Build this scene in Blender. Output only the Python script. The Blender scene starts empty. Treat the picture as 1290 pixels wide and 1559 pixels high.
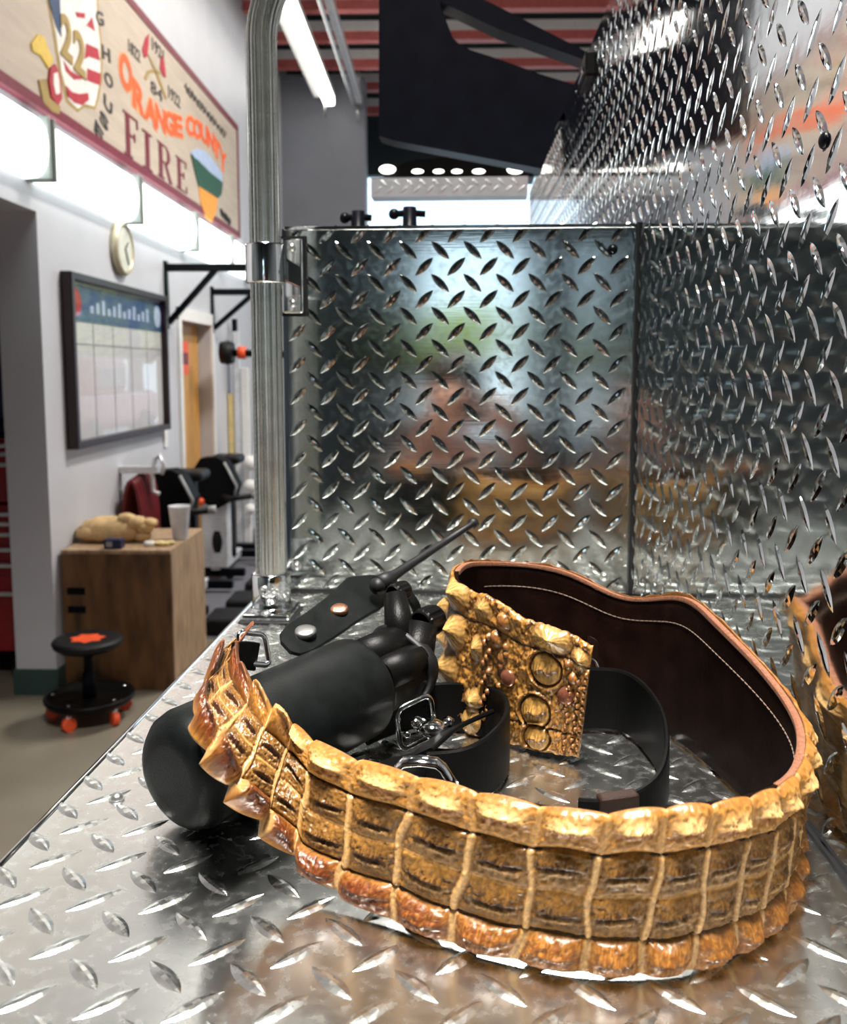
import bpy, bmesh, math, random
import numpy as np
from mathutils import Vector, Matrix

random.seed(7)
rng = np.random.default_rng(7)
sc = bpy.context.scene
COL = sc.collection
R = math.radians

# ------------------------------------------------------------------ camera, world, exposure
CAM = Vector((0, 0, 1.6))
FPX, CX, CY = 1400.0, 645.0, 716.0
PITCH, YAW = R(6.277), R(3.25)
cd = bpy.data.cameras.new('camera')
cam = bpy.data.objects.new('camera', cd)
COL.objects.link(cam)
cam.location = CAM
WROT = R(2.19)                         # the engine is parked this much off the building's axis
cam.rotation_euler = (R(90) - PITCH, 0, YAW - WROT)
cd.sensor_fit = 'HORIZONTAL'
cd.sensor_width = 36
cd.lens = 36 * FPX / 1290
cd.shift_y = -(779.5 - CY) / 1290
cd.clip_start = 0.02
cd.dof.use_dof = True
cd.dof.focus_distance = 0.62
cd.dof.aperture_fstop = 15
sc.camera = cam
sc.view_settings.view_transform = 'Standard'
sc.view_settings.look = 'None'
sc.view_settings.gamma = 1
sc.view_settings.use_curve_mapping = False
sc.view_settings.exposure = 0.3

SKY_STRENGTH = 2.2
world = bpy.data.worlds.new('sky')
sc.world = world
world.use_nodes = True
wn = world.node_tree
wn.nodes.clear()
wo = wn.nodes.new('ShaderNodeOutputWorld')
wb = wn.nodes.new('ShaderNodeBackground')
wt = wn.nodes.new('ShaderNodeTexCoord')
ws = wn.nodes.new('ShaderNodeSeparateXYZ')
wr = wn.nodes.new('ShaderNodeValToRGB')
wr.color_ramp.elements[0].position = 0.48
wr.color_ramp.elements[0].color = (0.62, 0.76, 0.84, 1)
wr.color_ramp.elements[1].position = 0.75
wr.color_ramp.elements[1].color = (0.40, 0.66, 0.95, 1)
wm = wn.nodes.new('ShaderNodeMapRange')
wm.inputs['From Min'].default_value = -1
wn.links.new(wt.outputs['Generated'], ws.inputs[0])
wn.links.new(ws.outputs['Z'], wm.inputs['Value'])
wn.links.new(wm.outputs[0], wr.inputs[0])
wn.links.new(wr.outputs[0], wb.inputs[0])
wb.inputs['Strength'].default_value = SKY_STRENGTH
wn.links.new(wb.outputs[0], wo.inputs[0])

STRIP_LIGHT = 2.4      # wall mounted fluorescent lenses
CEIL_LIGHT = 5.0      # hanging tubes
LAMP_W = 150.0         # unseen lamps over deck and sign wall, watts each
UNSEEN_LAMPS = [(0.0, 0.22, 5.0, 100, 1.05), (0.5, 5.6, 5.0, 180, 1.1), (2.0, 7.6, 5.0, 180, 1.0)]

# ------------------------------------------------------------------ geometry of the view (modelling aid)
cp, sp_, cy_, sy_ = math.cos(PITCH), math.sin(PITCH), math.cos(YAW), math.sin(YAW)
FWD = Vector((-sy_ * cp, cy_ * cp, -sp_))
RIGHT = Vector((cy_, sy_, 0))
UPV = RIGHT.cross(FWD)


def ray(px, py):
    return FWD + RIGHT * ((px - CX) / FPX) + UPV * (-(py - CY) / FPX)


def on_z(px, py, z):
    d = ray(px, py)
    return CAM + d * ((z - CAM.z) / d.z)


def on_y(px, py, y):
    d = ray(px, py)
    return CAM + d * (y / d.y)


def on_x(px, py, x):
    d = ray(px, py)
    return CAM + d * (x / d.x)


WC, WS = math.cos(WROT), math.sin(WROT)


def W(x, y, z):                       # building frame -> world
    return Vector((x * WC - y * WS, x * WS + y * WC, z))


def wdir(d):
    return (d.x * WC + d.y * WS, -d.x * WS + d.y * WC)


WALLX = -1.89


def pw(px, py, x=WALLX):              # pixel on a plane parallel to the left wall -> (along, z)
    d = ray(px, py)
    wx, wy = wdir(d)
    t = x / wx
    return (wy * t, CAM.z + d.z * t)


def pd(px, py, y):                    # pixel on a building cross plane -> (x, z)
    d = ray(px, py)
    wx, wy = wdir(d)
    t = y / wy
    return (wx * t, CAM.z + d.z * t)


# ------------------------------------------------------------------ mesh helpers
ORG = {}


def G(p):                              # engine frame -> world (building square)
    return Vector((p[0] * WC + p[1] * WS, -p[0] * WS + p[1] * WC, p[2]))


GM = np.array([[WC, WS, 0], [-WS, WC, 0], [0, 0, 1]])


class MB:
    def __init__(self):
        self.v, self.f, self.s = [], [], []

    def add(self, vs, fs, smooth=False):
        n = len(self.v)
        self.v += [Vector(v) for v in vs]
        self.f += [[i + n for i in f] for f in fs]
        self.s += [smooth] * len(fs)
        return self

    def box(self, a, b, xf=None, bev=0.0):
        x0, y0, z0 = a
        x1, y1, z1 = b
        if bev > 0:
            bm = bmesh.new()
            bmesh.ops.create_cube(bm, size=1)
            for v in bm.verts:
                v.co = Vector(((x0 + x1) / 2 + v.co.x * (x1 - x0), (y0 + y1) / 2 + v.co.y * (y1 - y0), (z0 + z1) / 2 + v.co.z * (z1 - z0)))
            bmesh.ops.bevel(bm, geom=list(bm.edges), offset=bev, segments=3, affect='EDGES', profile=0.5)
            bm.verts.index_update()
            vs = [v.co.copy() for v in bm.verts]
            fs = [[v.index for v in f.verts] for f in bm.faces]
            bm.free()
        else:
            vs = [Vector(p) for p in ((x0, y0, z0), (x1, y0, z0), (x1, y1, z0), (x0, y1, z0), (x0, y0, z1), (x1, y0, z1), (x1, y1, z1), (x0, y1, z1))]
            fs = [(0, 3, 2, 1), (4, 5, 6, 7), (0, 1, 5, 4), (1, 2, 6, 5), (2, 3, 7, 6), (3, 0, 4, 7)]
        if xf:
            vs = [xf(*v) for v in vs]
        return self.add(vs, fs)

    def wbox(self, a, b, bev=0.0):     # box in the building frame
        return self.box(a, b, W, bev)

    def tube(self, pts, rad, n=12, smooth=True, closed=False, cap=True, up=None, sx=1.0, sy=1.0):
        pts = [Vector(p) for p in pts]
        m = len(pts)
        rads = rad if hasattr(rad, '__len__') else [rad] * m
        vs, fs = [], []
        tang = []
        for i in range(m):
            if closed:
                t = pts[(i + 1) % m] - pts[i - 1]
            else:
                t = pts[min(i + 1, m - 1)] - pts[max(i - 1, 0)]
            tang.append(t.normalized())
        u = Vector(up) if up else (Vector((0, 0, 1)) if abs(tang[0].z) < 0.9 else Vector((1, 0, 0)))
        u = (u - tang[0] * u.dot(tang[0])).normalized()
        for i in range(m):
            u = (u - tang[i] * u.dot(tang[i])).normalized()
            w = tang[i].cross(u)
            for k in range(n):
                a = 2 * math.pi * (k + 0.5) / n
                vs.append(pts[i] + (u * math.cos(a) * sx + w * math.sin(a) * sy) * rads[i])
        for i in range(m if closed else m - 1):
            for k in range(n):
                a, b = i * n + k, i * n + (k + 1) % n
                c, d = ((i + 1) % m) * n + (k + 1) % n, ((i + 1) % m) * n + k
                fs.append((a, b, c, d))
        self.add(vs, fs, smooth)
        if cap and not closed:
            self.add(vs[:n], [list(range(n))[::-1]])
            self.add(vs[-n:], [list(range(n))])
        return self

    def lathe(self, prof, o, axis=(0, 0, 1), n=32, smooth=True):   # prof: (radius, height)
        ax = Vector(axis).normalized()
        u = Vector((1, 0, 0)) if abs(ax.x) < 0.9 else Vector((0, 1, 0))
        u = (u - ax * u.dot(ax)).normalized()
        w = ax.cross(u)
        o = Vector(o)
        vs, fs = [], []
        for r, h in prof:
            for k in range(n):
                a = 2 * math.pi * k / n
                vs.append(o + ax * h + (u * math.cos(a) + w * math.sin(a)) * max(r, 1e-5))
        for i in range(len(prof) - 1):
            for k in range(n):
                fs.append((i * n + k, i * n + (k + 1) % n, (i + 1) * n + (k + 1) % n, (i + 1) * n + k))
        self.add(vs, fs, smooth)
        self.add(vs[:n], [list(range(n))[::-1]])
        self.add(vs[-n:], [list(range(n))])
        return self

    def prism(self, pts, ext):         # planar polygon extruded by a vector
        pts = [Vector(p) for p in pts]
        ext = Vector(ext)
        n = len(pts)
        vs = pts + [p + ext for p in pts]
        fs = [list(range(n))[::-1], list(range(n, 2 * n))]
        fs += [(i, (i + 1) % n, n + (i + 1) % n, n + i) for i in range(n)]
        return self.add(vs, fs)

    def blob(self, c, r, nu=20, nv=12, noise=0.0, flat=None):
        c = Vector(c)
        r = r if hasattr(r, '__len__') else (r, r, r)
        vs, fs = [], []
        for j in range(nv + 1):
            th = math.pi * j / nv
            for k in range(nu):
                a = 2 * math.pi * k / nu
                q = 1 + (random.uniform(-noise, noise) if noise and 0 < j < nv else 0)
                z = math.cos(th) * r[2] * q
                if flat is not None:
                    z = max(z, flat)
                vs.append(c + Vector((math.sin(th) * math.cos(a) * r[0] * q, math.sin(th) * math.sin(a) * r[1] * q, z)))
        for j in range(nv):
            for k in range(nu):
                fs.append((j * nu + k, (j + 1) * nu + k, (j + 1) * nu + (k + 1) % nu, j * nu + (k + 1) % nu))
        return self.add(vs, fs, True)

    def build(self, name, mat, parent=None, fix=True):
        return make_obj(name, [v[:] for v in self.v], self.f, mat, parent, self.s, fix=fix)


def make_obj(name, vs, fs, mat, parent=None, smooth=False, fix=False, uv=None, col=None):
    me = bpy.data.meshes.new(name)
    o = bpy.data.objects.new(name, me)
    COL.objects.link(o)
    A = np.array(vs, dtype=float) @ GM.T
    if parent is not None:
        org = ORG[parent.name]
        o.parent = parent
    else:
        org = np.array([(A[:, 0].min() + A[:, 0].max()) / 2, (A[:, 1].min() + A[:, 1].max()) / 2, A[:, 2].min()])
        o.location = org
    ORG[o.name] = org
    A = A - org
    me.from_pydata(A.tolist(), [], fs)
    if hasattr(smooth, '__len__'):
        me.polygons.foreach_set('use_smooth', smooth)
    else:
        me.polygons.foreach_set('use_smooth', [bool(smooth)] * len(me.polygons))
    if fix:
        bm = bmesh.new()
        bm.from_mesh(me)
        bmesh.ops.remove_doubles(bm, verts=bm.verts, dist=1e-6)
        bmesh.ops.recalc_face_normals(bm, faces=bm.faces)
        bm.to_mesh(me)
        bm.free()
    if uv is not None:
        l = me.uv_layers.new(name='UVMap')
        idx = np.empty(len(me.loops), dtype=np.int32)
        me.loops.foreach_get('vertex_index', idx)
        l.data.foreach_set('uv', np.asarray(uv, dtype=np.float32)[idx].ravel())
    if col is not None:
        ca = me.color_attributes.new('pigment', 'FLOAT_COLOR', 'POINT')
        c4 = np.ones((len(vs), 4), dtype=np.float32)
        c4[:, :3] = col
        ca.data.foreach_set('color', c4.ravel())
    me.materials.append(mat)
    me.update()
    return o


def thing(name, label, cat, loc, group=None):
    o = bpy.data.objects.new(name, None)
    COL.objects.link(o)
    loc = G(loc)
    o.location = loc
    o.empty_display_size = 0.05
    ORG[o.name] = np.array(loc, dtype=float)
    return tag(o, label, cat, group)


def tag(o, label, cat, group=None):
    o['label'] = label
    o['category'] = cat
    if group:
        o['group'] = group
    return o


def struct(o):
    o['kind'] = 'structure'
    return o


# ------------------------------------------------------------------ materials
def mat(name, color, rough=0.5, metal=0.0, coat=0.0, var=0.06, nscale=20.0, bump=0.0, bscale=60.0, emit=None, estr=0.0, alpha=None, trans=0.0, rvar=0.0, stretch=None, ior=1.45, spec=0.5):
    m = bpy.data.materials.new(name)
    m.use_nodes = True
    nt = m.node_tree
    b = nt.nodes['Principled BSDF']
    b.inputs['Roughness'].default_value = rough
    b.inputs['Metallic'].default_value = metal
    b.inputs['Coat Weight'].default_value = coat
    b.inputs['Coat Roughness'].default_value = 0.12
    b.inputs['IOR'].default_value = ior
    b.inputs['Specular IOR Level'].default_value = spec
    b.inputs['Transmission Weight'].default_value = trans
    if emit:
        b.inputs['Emission Color'].default_value = (*emit, 1)
        b.inputs['Emission Strength'].default_value = estr
    tc = nt.nodes.new('ShaderNodeTexCoord')
    src = tc.outputs['Object']
    if stretch:
        mp = nt.nodes.new('ShaderNodeMapping')
        mp.inputs['Scale'].default_value = stretch
        nt.links.new(src, mp.inputs['Vector'])
        src = mp.outputs[0]
    no = nt.nodes.new('ShaderNodeTexNoise')
    no.inputs['Scale'].default_value = nscale
    no.inputs['Detail'].default_value = 5
    nt.links.new(src, no.inputs['Vector'])
    ra = nt.nodes.new('ShaderNodeValToRGB')
    lo = [max(0, c * (1 - var * 2)) for c in color]
    hi = [min(1, c * (1 + var * 2)) for c in color]
    ra.color_ramp.elements[0].position = 0.3
    ra.color_ramp.elements[1].position = 0.7
    ra.color_ramp.elements[0].color = (*lo, 1)
    ra.color_ramp.elements[1].color = (*hi, 1)
    nt.links.new(no.outputs['Fac'], ra.inputs[0])
    nt.links.new(ra.outputs[0], b.inputs['Base Color'])
    if rvar:
        mr = nt.nodes.new('ShaderNodeMapRange')
        mr.inputs['To Min'].default_value = max(0.02, rough - rvar)
        mr.inputs['To Max'].default_value = rough + rvar
        nt.links.new(no.outputs['Fac'], mr.inputs['Value'])
        nt.links.new(mr.outputs[0], b.inputs['Roughness'])
    if bump:
        nb = nt.nodes.new('ShaderNodeTexNoise')
        nb.inputs['Scale'].default_value = bscale
        nb.inputs['Detail'].default_value = 4
        nt.links.new(src, nb.inputs['Vector'])
        bp = nt.nodes.new('ShaderNodeBump')
        bp.inputs['Strength'].default_value = bump
        bp.inputs['Distance'].default_value = 0.002
        nt.links.new(nb.outputs['Fac'], bp.inputs['Height'])
        nt.links.new(bp.outputs[0], b.inputs['Normal'])
    return m


def tread_mat(name, color, rough, aniso, wave, dirt=0.0, wscale=9.0, lines=0.06):
    m = mat(name, color, rough, 1.0, var=0.03, nscale=14)
    nt = m.node_tree
    b = nt.nodes['Principled BSDF']
    b.inputs['Anisotropic'].default_value = aniso
    tg = nt.nodes.new('ShaderNodeTangent')
    tg.direction_type = 'UV_MAP'
    tg.uv_map = 'UVMap'
    nt.links.new(tg.outputs[0], b.inputs['Tangent'])
    uvn = nt.nodes.new('ShaderNodeUVMap')
    uvn.uv_map = 'UVMap'
    # rolled sheet: long shallow waviness plus fine rolling lines
    n1 = nt.nodes.new('ShaderNodeTexNoise')
    n1.inputs['Scale'].default_value = wscale
    n1.inputs['Detail'].default_value = 2
    nt.links.new(uvn.outputs[0], n1.inputs['Vector'])
    mp = nt.nodes.new('ShaderNodeMapping')
    mp.inputs['Scale'].default_value = (14, 420, 1)
    nt.links.new(uvn.outputs[0], mp.inputs['Vector'])
    n2 = nt.nodes.new('ShaderNodeTexNoise')
    n2.inputs['Scale'].default_value = 1
    n2.inputs['Detail'].default_value = 2
    nt.links.new(mp.outputs[0], n2.inputs['Vector'])
    b1 = nt.nodes.new('ShaderNodeBump')
    b1.inputs['Strength'].default_value = wave
    b1.inputs['Distance'].default_value = 0.004
    nt.links.new(n1.outputs['Fac'], b1.inputs['Height'])
    b2 = nt.nodes.new('ShaderNodeBump')
    b2.inputs['Strength'].default_value = lines
    b2.inputs['Distance'].default_value = 0.0006
    nt.links.new(n2.outputs['Fac'], b2.inputs['Height'])
    nt.links.new(b1.outputs[0], b2.inputs['Normal'])
    nt.links.new(b2.outputs[0], b.inputs['Normal'])
    # scuffs: scattered small rough marks
    vo = nt.nodes.new('ShaderNodeTexNoise')
    vo.inputs['Scale'].default_value = 130
    vo.inputs['Detail'].default_value = 3
    nt.links.new(uvn.outputs[0], vo.inputs['Vector'])
    rp = nt.nodes.new('ShaderNodeMapRange')
    rp.inputs['From Min'].default_value = 0.45
    rp.inputs['From Max'].default_value = 0.8
    rp.inputs['To Min'].default_value = rough
    rp.inputs['To Max'].default_value = rough + 0.12 + dirt
    nt.links.new(vo.outputs['Fac'], rp.inputs['Value'])
    nt.links.new(rp.outputs[0], b.inputs['Roughness'])
    return m


M = {}
M['deck'] = tread_mat('tread_deck', (0.76, 0.78, 0.76), 0.23, 0.1, 0.05, -0.02, 9.0, 0.03)
M['panel'] = tread_mat('tread_panel', (0.66, 0.69, 0.67), 0.085, 0.75, 0.035, -0.06, 9.0, 0.035)
M['side'] = tread_mat('tread_side', (0.68, 0.71, 0.73), 0.06, 0.6, 0.07, -0.09, 16.0, 0.015)
M['beam'] = tread_mat('tread_beam', (0.8, 0.83, 0.86), 0.42, 0.0, 0.05)
M['chrome'] = mat('chrome', (0.82, 0.84, 0.85), 0.08, 1.0, var=0.02)
M['knurl'] = mat('knurled_chrome', (0.80, 0.81, 0.76), 0.24, 1.0, var=0.05, nscale=60)
M['steel'] = mat('dull_steel', (0.5, 0.51, 0.5), 0.35, 1.0, var=0.08, nscale=80)
M['black_metal'] = mat('black_painted_metal', (0.003, 0.0035, 0.006), 0.3, 0.0, var=0.1, spec=0.12)
M['black_leather'] = mat('black_leather', (0.004, 0.005, 0.005), 0.40, 0.0, var=0.15, nscale=90, bump=0.15, bscale=900, rvar=0.04, spec=0.11)
M['strap_leather'] = mat('strap_leather', (0.003, 0.003, 0.003), 0.42, bump=0.1, bscale=900, spec=0.06)
M['black_plastic'] = mat('black_plastic', (0.003, 0.003, 0.003), 0.36, 0.0, bump=0.15, bscale=900, spec=0.13)
M['matte_black'] = mat('matte_black', (0.004, 0.004, 0.005), 0.6, spec=0.12)
M['black_rubber'] = mat('black_rubber', (0.006, 0.006, 0.007), 0.5, spec=0.3)
M['lining'] = mat('dark_brown_lining', (0.006, 0.0024, 0.0016), 0.5, 0.0, var=0.2, nscale=60, bump=0.15, bscale=400, spec=0.03)
M['edge'] = mat('tan_cut_edge', (0.19, 0.070, 0.032), 0.65, var=0.18, nscale=500, bump=0.5, bscale=1500)
M['thread'] = mat('black_thread', (0.012, 0.01, 0.009), 0.5)
M['pale_thread'] = mat('brown_thread', (0.12, 0.08, 0.06), 0.6)
M['copper'] = mat('copper_snap', (0.9, 0.45, 0.28), 0.3, 1.0, bump=0.3, bscale=800)
M['brown_rivet'] = mat('brown_rivet', (0.16, 0.055, 0.03), 0.22, 0.35, coat=0.4)
M['brown_leather'] = mat('brown_leather', (0.02, 0.010, 0.007), 0.42, spec=0.15, bump=0.2, bscale=600)
M['white_wall'] = mat('painted_wall', (0.56, 0.57, 0.61), 0.42, var=0.02, nscale=3, bump=0.03, bscale=40)
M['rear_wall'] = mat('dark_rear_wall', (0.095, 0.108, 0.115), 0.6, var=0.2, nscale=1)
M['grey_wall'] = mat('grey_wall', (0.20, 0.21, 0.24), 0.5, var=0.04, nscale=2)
M['teal_base'] = mat('dark_teal_base', (0.03, 0.06, 0.055), 0.5)
M['floor'] = mat('sealed_concrete', (0.19, 0.168, 0.13), 0.3, var=0.1, nscale=1.6, rvar=0.08)
M['outside'] = mat('pale_concrete', (0.55, 0.54, 0.5), 0.7, var=0.05, nscale=0.6)
M['ceil'] = mat('dark_ceiling', (0.035, 0.05, 0.055), 0.6)
M['red_steel'] = mat('salmon_steel', (0.62, 0.16, 0.14), 0.45)
M['white_paint'] = mat('white_paint', (0.8, 0.8, 0.78), 0.4, var=0.02)
M['maroon'] = mat('maroon_paint', (0.17, 0.018, 0.035), 0.45)
M['cream'] = mat('cream_board', (0.50, 0.42, 0.34), 0.5, var=0.05, nscale=3, stretch=(8, 1, 8))
M['sign_black'] = mat('sign_black', (0.02, 0.02, 0.022), 0.5)
M['sign_red'] = mat('sign_red', (0.42, 0.02, 0.04), 0.5)
M['sign_orange'] = mat('sign_orange', (0.85, 0.12, 0.03), 0.5)
M['sign_outline'] = mat('sign_pale_orange', (0.75, 0.33, 0.16), 0.5)
M['sign_gold'] = mat('sign_gold', (0.36, 0.25, 0.08), 0.45)
M['sign_yellow'] = mat('sign_yellow', (0.72, 0.50, 0.09), 0.45)
M['sign_white'] = mat('sign_white', (0.78, 0.75, 0.70), 0.5)
M['sign_blue'] = mat('sign_blue', (0.02, 0.05, 0.13), 0.5)
M['sign_sky'] = mat('sign_pale_blue', (0.42, 0.52, 0.72), 0.5)
M['sign_green'] = mat('sign_green', (0.015, 0.08, 0.045), 0.5)
M['sign_carrot'] = mat('sign_bright_orange', (0.88, 0.34, 0.04), 0.5)
M['lens'] = mat('lit_lens', (0.9, 0.9, 0.9), 0.4, emit=(0.93, 1.0, 0.98), estr=STRIP_LIGHT)
M['lens_end'] = mat('lens_end_cap', (0.42, 0.48, 0.46), 0.3)
M['tube'] = mat('lit_tube', (0.9, 0.9, 0.9), 0.4, emit=(1.0, 0.97, 0.9), estr=CEIL_LIGHT)
M['lamp_lit'] = mat('lit_lamp', (0.9, 0.9, 0.9), 0.4, emit=(1.0, 0.95, 0.85), estr=3.0)
M['clock_rim'] = mat('pale_brass', (0.55, 0.5, 0.35), 0.35, 0.4)
M['clock_face'] = mat('clock_face', (0.66, 0.67, 0.58), 0.4)
M['dark_frame'] = mat('dark_red_wood', (0.018, 0.004, 0.006), 0.3, var=0.2)
M['board_white'] = mat('board_white', (0.62, 0.62, 0.64), 0.25, var=0.02)
M['board_grey'] = mat('board_grey_line', (0.3, 0.3, 0.33), 0.4)
M['board_blue'] = mat('board_blue', (0.008, 0.05, 0.18), 0.3)
M['oak'] = mat('honey_oak', (0.60, 0.30, 0.07), 0.4, var=0.12, nscale=6, stretch=(10, 10, 1))
M['plywood'] = mat('brown_plywood', (0.11, 0.052, 0.018), 0.5, var=0.28, nscale=5, stretch=(3, 3, 0.8))
M['lit_plywood'] = mat('lit_plywood', (0.33, 0.22, 0.13), 0.55, var=0.18, nscale=6, stretch=(6, 6, 1))  # paler wood; light on the box's side and top put into its colour
M['red_enamel'] = mat('red_enamel', (0.30, 0.006, 0.012), 0.25, coat=0.5)
M['handle'] = mat('bright_handle', (0.85, 0.84, 0.82), 0.25, 0.7)
M['navy'] = mat('navy', (0.015, 0.018, 0.06), 0.4)
M['orange'] = mat('orange_plastic', (0.82, 0.10, 0.03), 0.4)
M['paper'] = mat('kraft_paper', (0.62, 0.42, 0.20), 0.7, var=0.12, bump=0.5, bscale=40)
M['plastic_clear'] = mat('frosted_plastic', (0.85, 0.86, 0.92), 0.25, trans=0.35)
M['grey_plastic'] = mat('grey_plastic', (0.33, 0.34, 0.34), 0.4)
M['pale_metal'] = mat('pale_metal', (0.75, 0.76, 0.78), 0.3, 0.3)
M['rubber_mat'] = mat('rubber_matting', (0.13, 0.13, 0.15), 0.6, var=0.1)
M['red_bag'] = mat('dark_red_vinyl', (0.15, 0.008, 0.012), 0.35)
M['yellow_bit'] = mat('pale_yellow', (0.7, 0.55, 0.25), 0.6)
M['leaf'] = mat('leaf_green', (0.50, 0.48, 0.04), 0.6, var=0.4, nscale=8, bump=0.8, bscale=10)
M['bark'] = mat('bark', (0.1, 0.07, 0.05), 0.8)
M['car_red'] = mat('car_red', (0.55, 0.01, 0.02), 0.2, coat=0.6)
M['dark_glass'] = mat('dark_glass', (0.01, 0.012, 0.015), 0.05)
M['skin'] = mat('skin', (0.55, 0.28, 0.20), 0.5, var=0.04)
M['teal_cloth'] = mat('dark_teal_cloth', (0.012, 0.03, 0.04), 0.8, bump=0.3, bscale=300)
M['hair'] = mat('dark_hair', (0.02, 0.014, 0.01), 0.5)

g = bpy.data.materials.new('clear_glass')
g.use_nodes = True
nt = g.node_tree
nt.nodes.clear()
go = nt.nodes.new('ShaderNodeOutputMaterial')
gm = nt.nodes.new('ShaderNodeMixShader')
gt = nt.nodes.new('ShaderNodeBsdfTransparent')
gg = nt.nodes.new('ShaderNodeBsdfGlossy')
gg.inputs['Roughness'].default_value = 0.02
gf = nt.nodes.new('ShaderNodeFresnel')
gf.inputs['IOR'].default_value = 1.5
gge = nt.nodes.new('ShaderNodeNewGeometry')
gsu = nt.nodes.new('ShaderNodeMath')
gsu.operation = 'SUBTRACT'
gsu.use_clamp = True
nt.links.new(gf.outputs[0], gsu.inputs[0])
nt.links.new(gge.outputs['Backfacing'], gsu.inputs[1])
nt.links.new(gsu.outputs[0], gm.inputs[0])
nt.links.new(gt.outputs[0], gm.inputs[1])
nt.links.new(gg.outputs[0], gm.inputs[2])
nt.links.new(gm.outputs[0], go.inputs[0])
M['glass'] = g

# ------------------------------------------------------------------ fire engine rear deck
P = 0.04                               # pitch of the tread pattern
DECK = 1.312
PY = on_z(705, 905, DECK).y            # the low panel's plane
XR = on_z(950, 905, DECK).x + 0.006
TOE = 0.022                           # the side plate opens slightly toward the rear


def xr(y):
    return XR + (PY - y) * TOE

            # the tall side plate's plane
XL = on_z(158, 1150, DECK).x           # the deck's free edge
PTOP = on_y(700, 344, PY).z


def lens_template():
    vs, fs = [], []
    T = np.linspace(-1, 1, 9)
    S = [-1, -0.45, 0, 0.45, 1]
    L, Wd, Hh = 0.0165, 0.0050, 0.0016
    for t in T:
        w = Wd * max(0.0, 1 - t * t) ** 0.9
        hp = Hh * (1 - abs(t) ** 2.4) * (0.82 if abs(t) < 0.1 else 1.0)
        for s in S:
            hs = {0: 1.0, 0.45: 0.78, 1: 0.0}[abs(s)]
            vs.append((t * L, s * w, hp * hs - 0.0001))
    n = len(S)
    for i in range(len(T) - 1):
        for k in range(n - 1):
            fs.append((i * n + k, (i + 1) * n + k, (i + 1) * n + k + 1, i * n + k + 1))
    return np.array(vs), fs


LV, LF = lens_template()


def tread(name, o, u, v, nrm, su, sv, anchor, material, parent, thick=0.004, skip=None):
    """plate from corner o spanning su*u, sv*v; raised lozenges on the nrm side; anchor = a point where a / lozenge sits"""
    o, u, v, nrm = Vector(o), Vector(u), Vector(v), Vector(nrm)
    mb_v, mb_f, uvs = [], [], []
    nu, nv = max(1, int(su / 0.08)), max(1, int(sv / 0.08))
    for j in range(nv + 1):
        for i in range(nu + 1):
            p = o + u * (su * i / nu) + v * (sv * j / nv)
            mb_v.append(p[:])
            uvs.append((su * i / nu, sv * j / nv))
    for j in range(nv):
        for i in range(nu):
            a = j * (nu + 1) + i
            mb_f.append((a, a + 1, a + nu + 2, a + nu + 1))
    b = len(mb_v)
    for (x, y) in ((0, 0), (su, 0), (su, sv), (0, sv)):
        for h in (0, -thick):
            mb_v.append((o + u * x + v * y + nrm * h)[:])
            uvs.append((x, y))
    for k in range(4):
        a0, a1 = b + 2 * k, b + 2 * ((k + 1) % 4)
        mb_f.append((a0, a0 + 1, a1 + 1, a1))
    mb_f.append((b + 7, b + 5, b + 3, b + 1))
    da = Vector(anchor) - o
    au, av = da.dot(u), da.dot(v)
    U, V, N = np.array(u), np.array(v), np.array(nrm)
    allv = [np.array(mb_v)]
    base = len(mb_v)
    for kind in (0, 1):
        ou, ov = (au % P, av % P) if kind == 0 else ((au + P / 2) % P, (av + P / 2) % P)
        ang = math.pi / 4 if kind == 0 else -math.pi / 4
        ca, sa = math.cos(ang), math.sin(ang)
        x = LV[:, 0] * ca - LV[:, 1] * sa
        y = LV[:, 0] * sa + LV[:, 1] * ca
        for j in range(-1, int(sv / P) + 2):
            for i in range(-1, int(su / P) + 2):
                cx, cy = ou + i * P, ov + j * P
                m = 0.009
                if cx < m or cy < m or cx > su - m or cy > sv - m:
                    continue
                if skip and skip(cx, cy):
                    continue
                pts = np.array(o) + np.outer(cx + x, U) + np.outer(cy + y, V) + np.outer(LV[:, 2], N)
                allv.append(pts)
                uvs += list(zip((cx + x).tolist(), (cy + y).tolist()))
                mb_f += [tuple(q + base for q in f) for f in LF]
                base += len(LV)
    return make_obj(name, np.vstack(allv), mb_f, material, parent, False, uv=uvs)


engine = thing('fire_engine', 'polished tread plate rear deck of a fire engine with grab rail and tall side plate', 'fire engine', (0.03, 0.7, 0.0))
YD0 = 0.06
deck = tread('deck_plate', (XL, YD0, DECK), (1, 0, 0), (0, 1, 0), (0, 0, 1), XR + 0.02 - XL, PY - YD0, on_z(93, 1440, DECK), M['deck'], engine)
deck['label'] = 'horizontal bright tread plate deck'
xp0 = on_y(437, 600, PY).x
PTH = PTOP - DECK - 0.004
panel = tread('low_panel', (xp0, PY, DECK + 0.004), (1, 0, 0), (0, 0, 1), (0, -1, 0), XR - 0.003 - xp0, PTH, on_y(499.6, 407, PY), M['panel'], engine)
panel['label'] = 'low upright tread plate panel across the deck'
STOP = CAM.z + 0.536
SY0, SY1 = 0.22, 2.9
SB = DECK + 0.003
sdir = Vector((TOE, -1, 0)).normalized()
side = tread('side_plate', (xr(SY1), SY1, SB), sdir, (0, 0, 1), (sdir.y, -sdir.x, 0), (SY1 - SY0) * math.hypot(1, TOE), STOP - SB, on_x(1228, 447, xr(0.5)), M['side'], engine)
side['label'] = 'tall mirror bright tread plate side wall'
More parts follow.
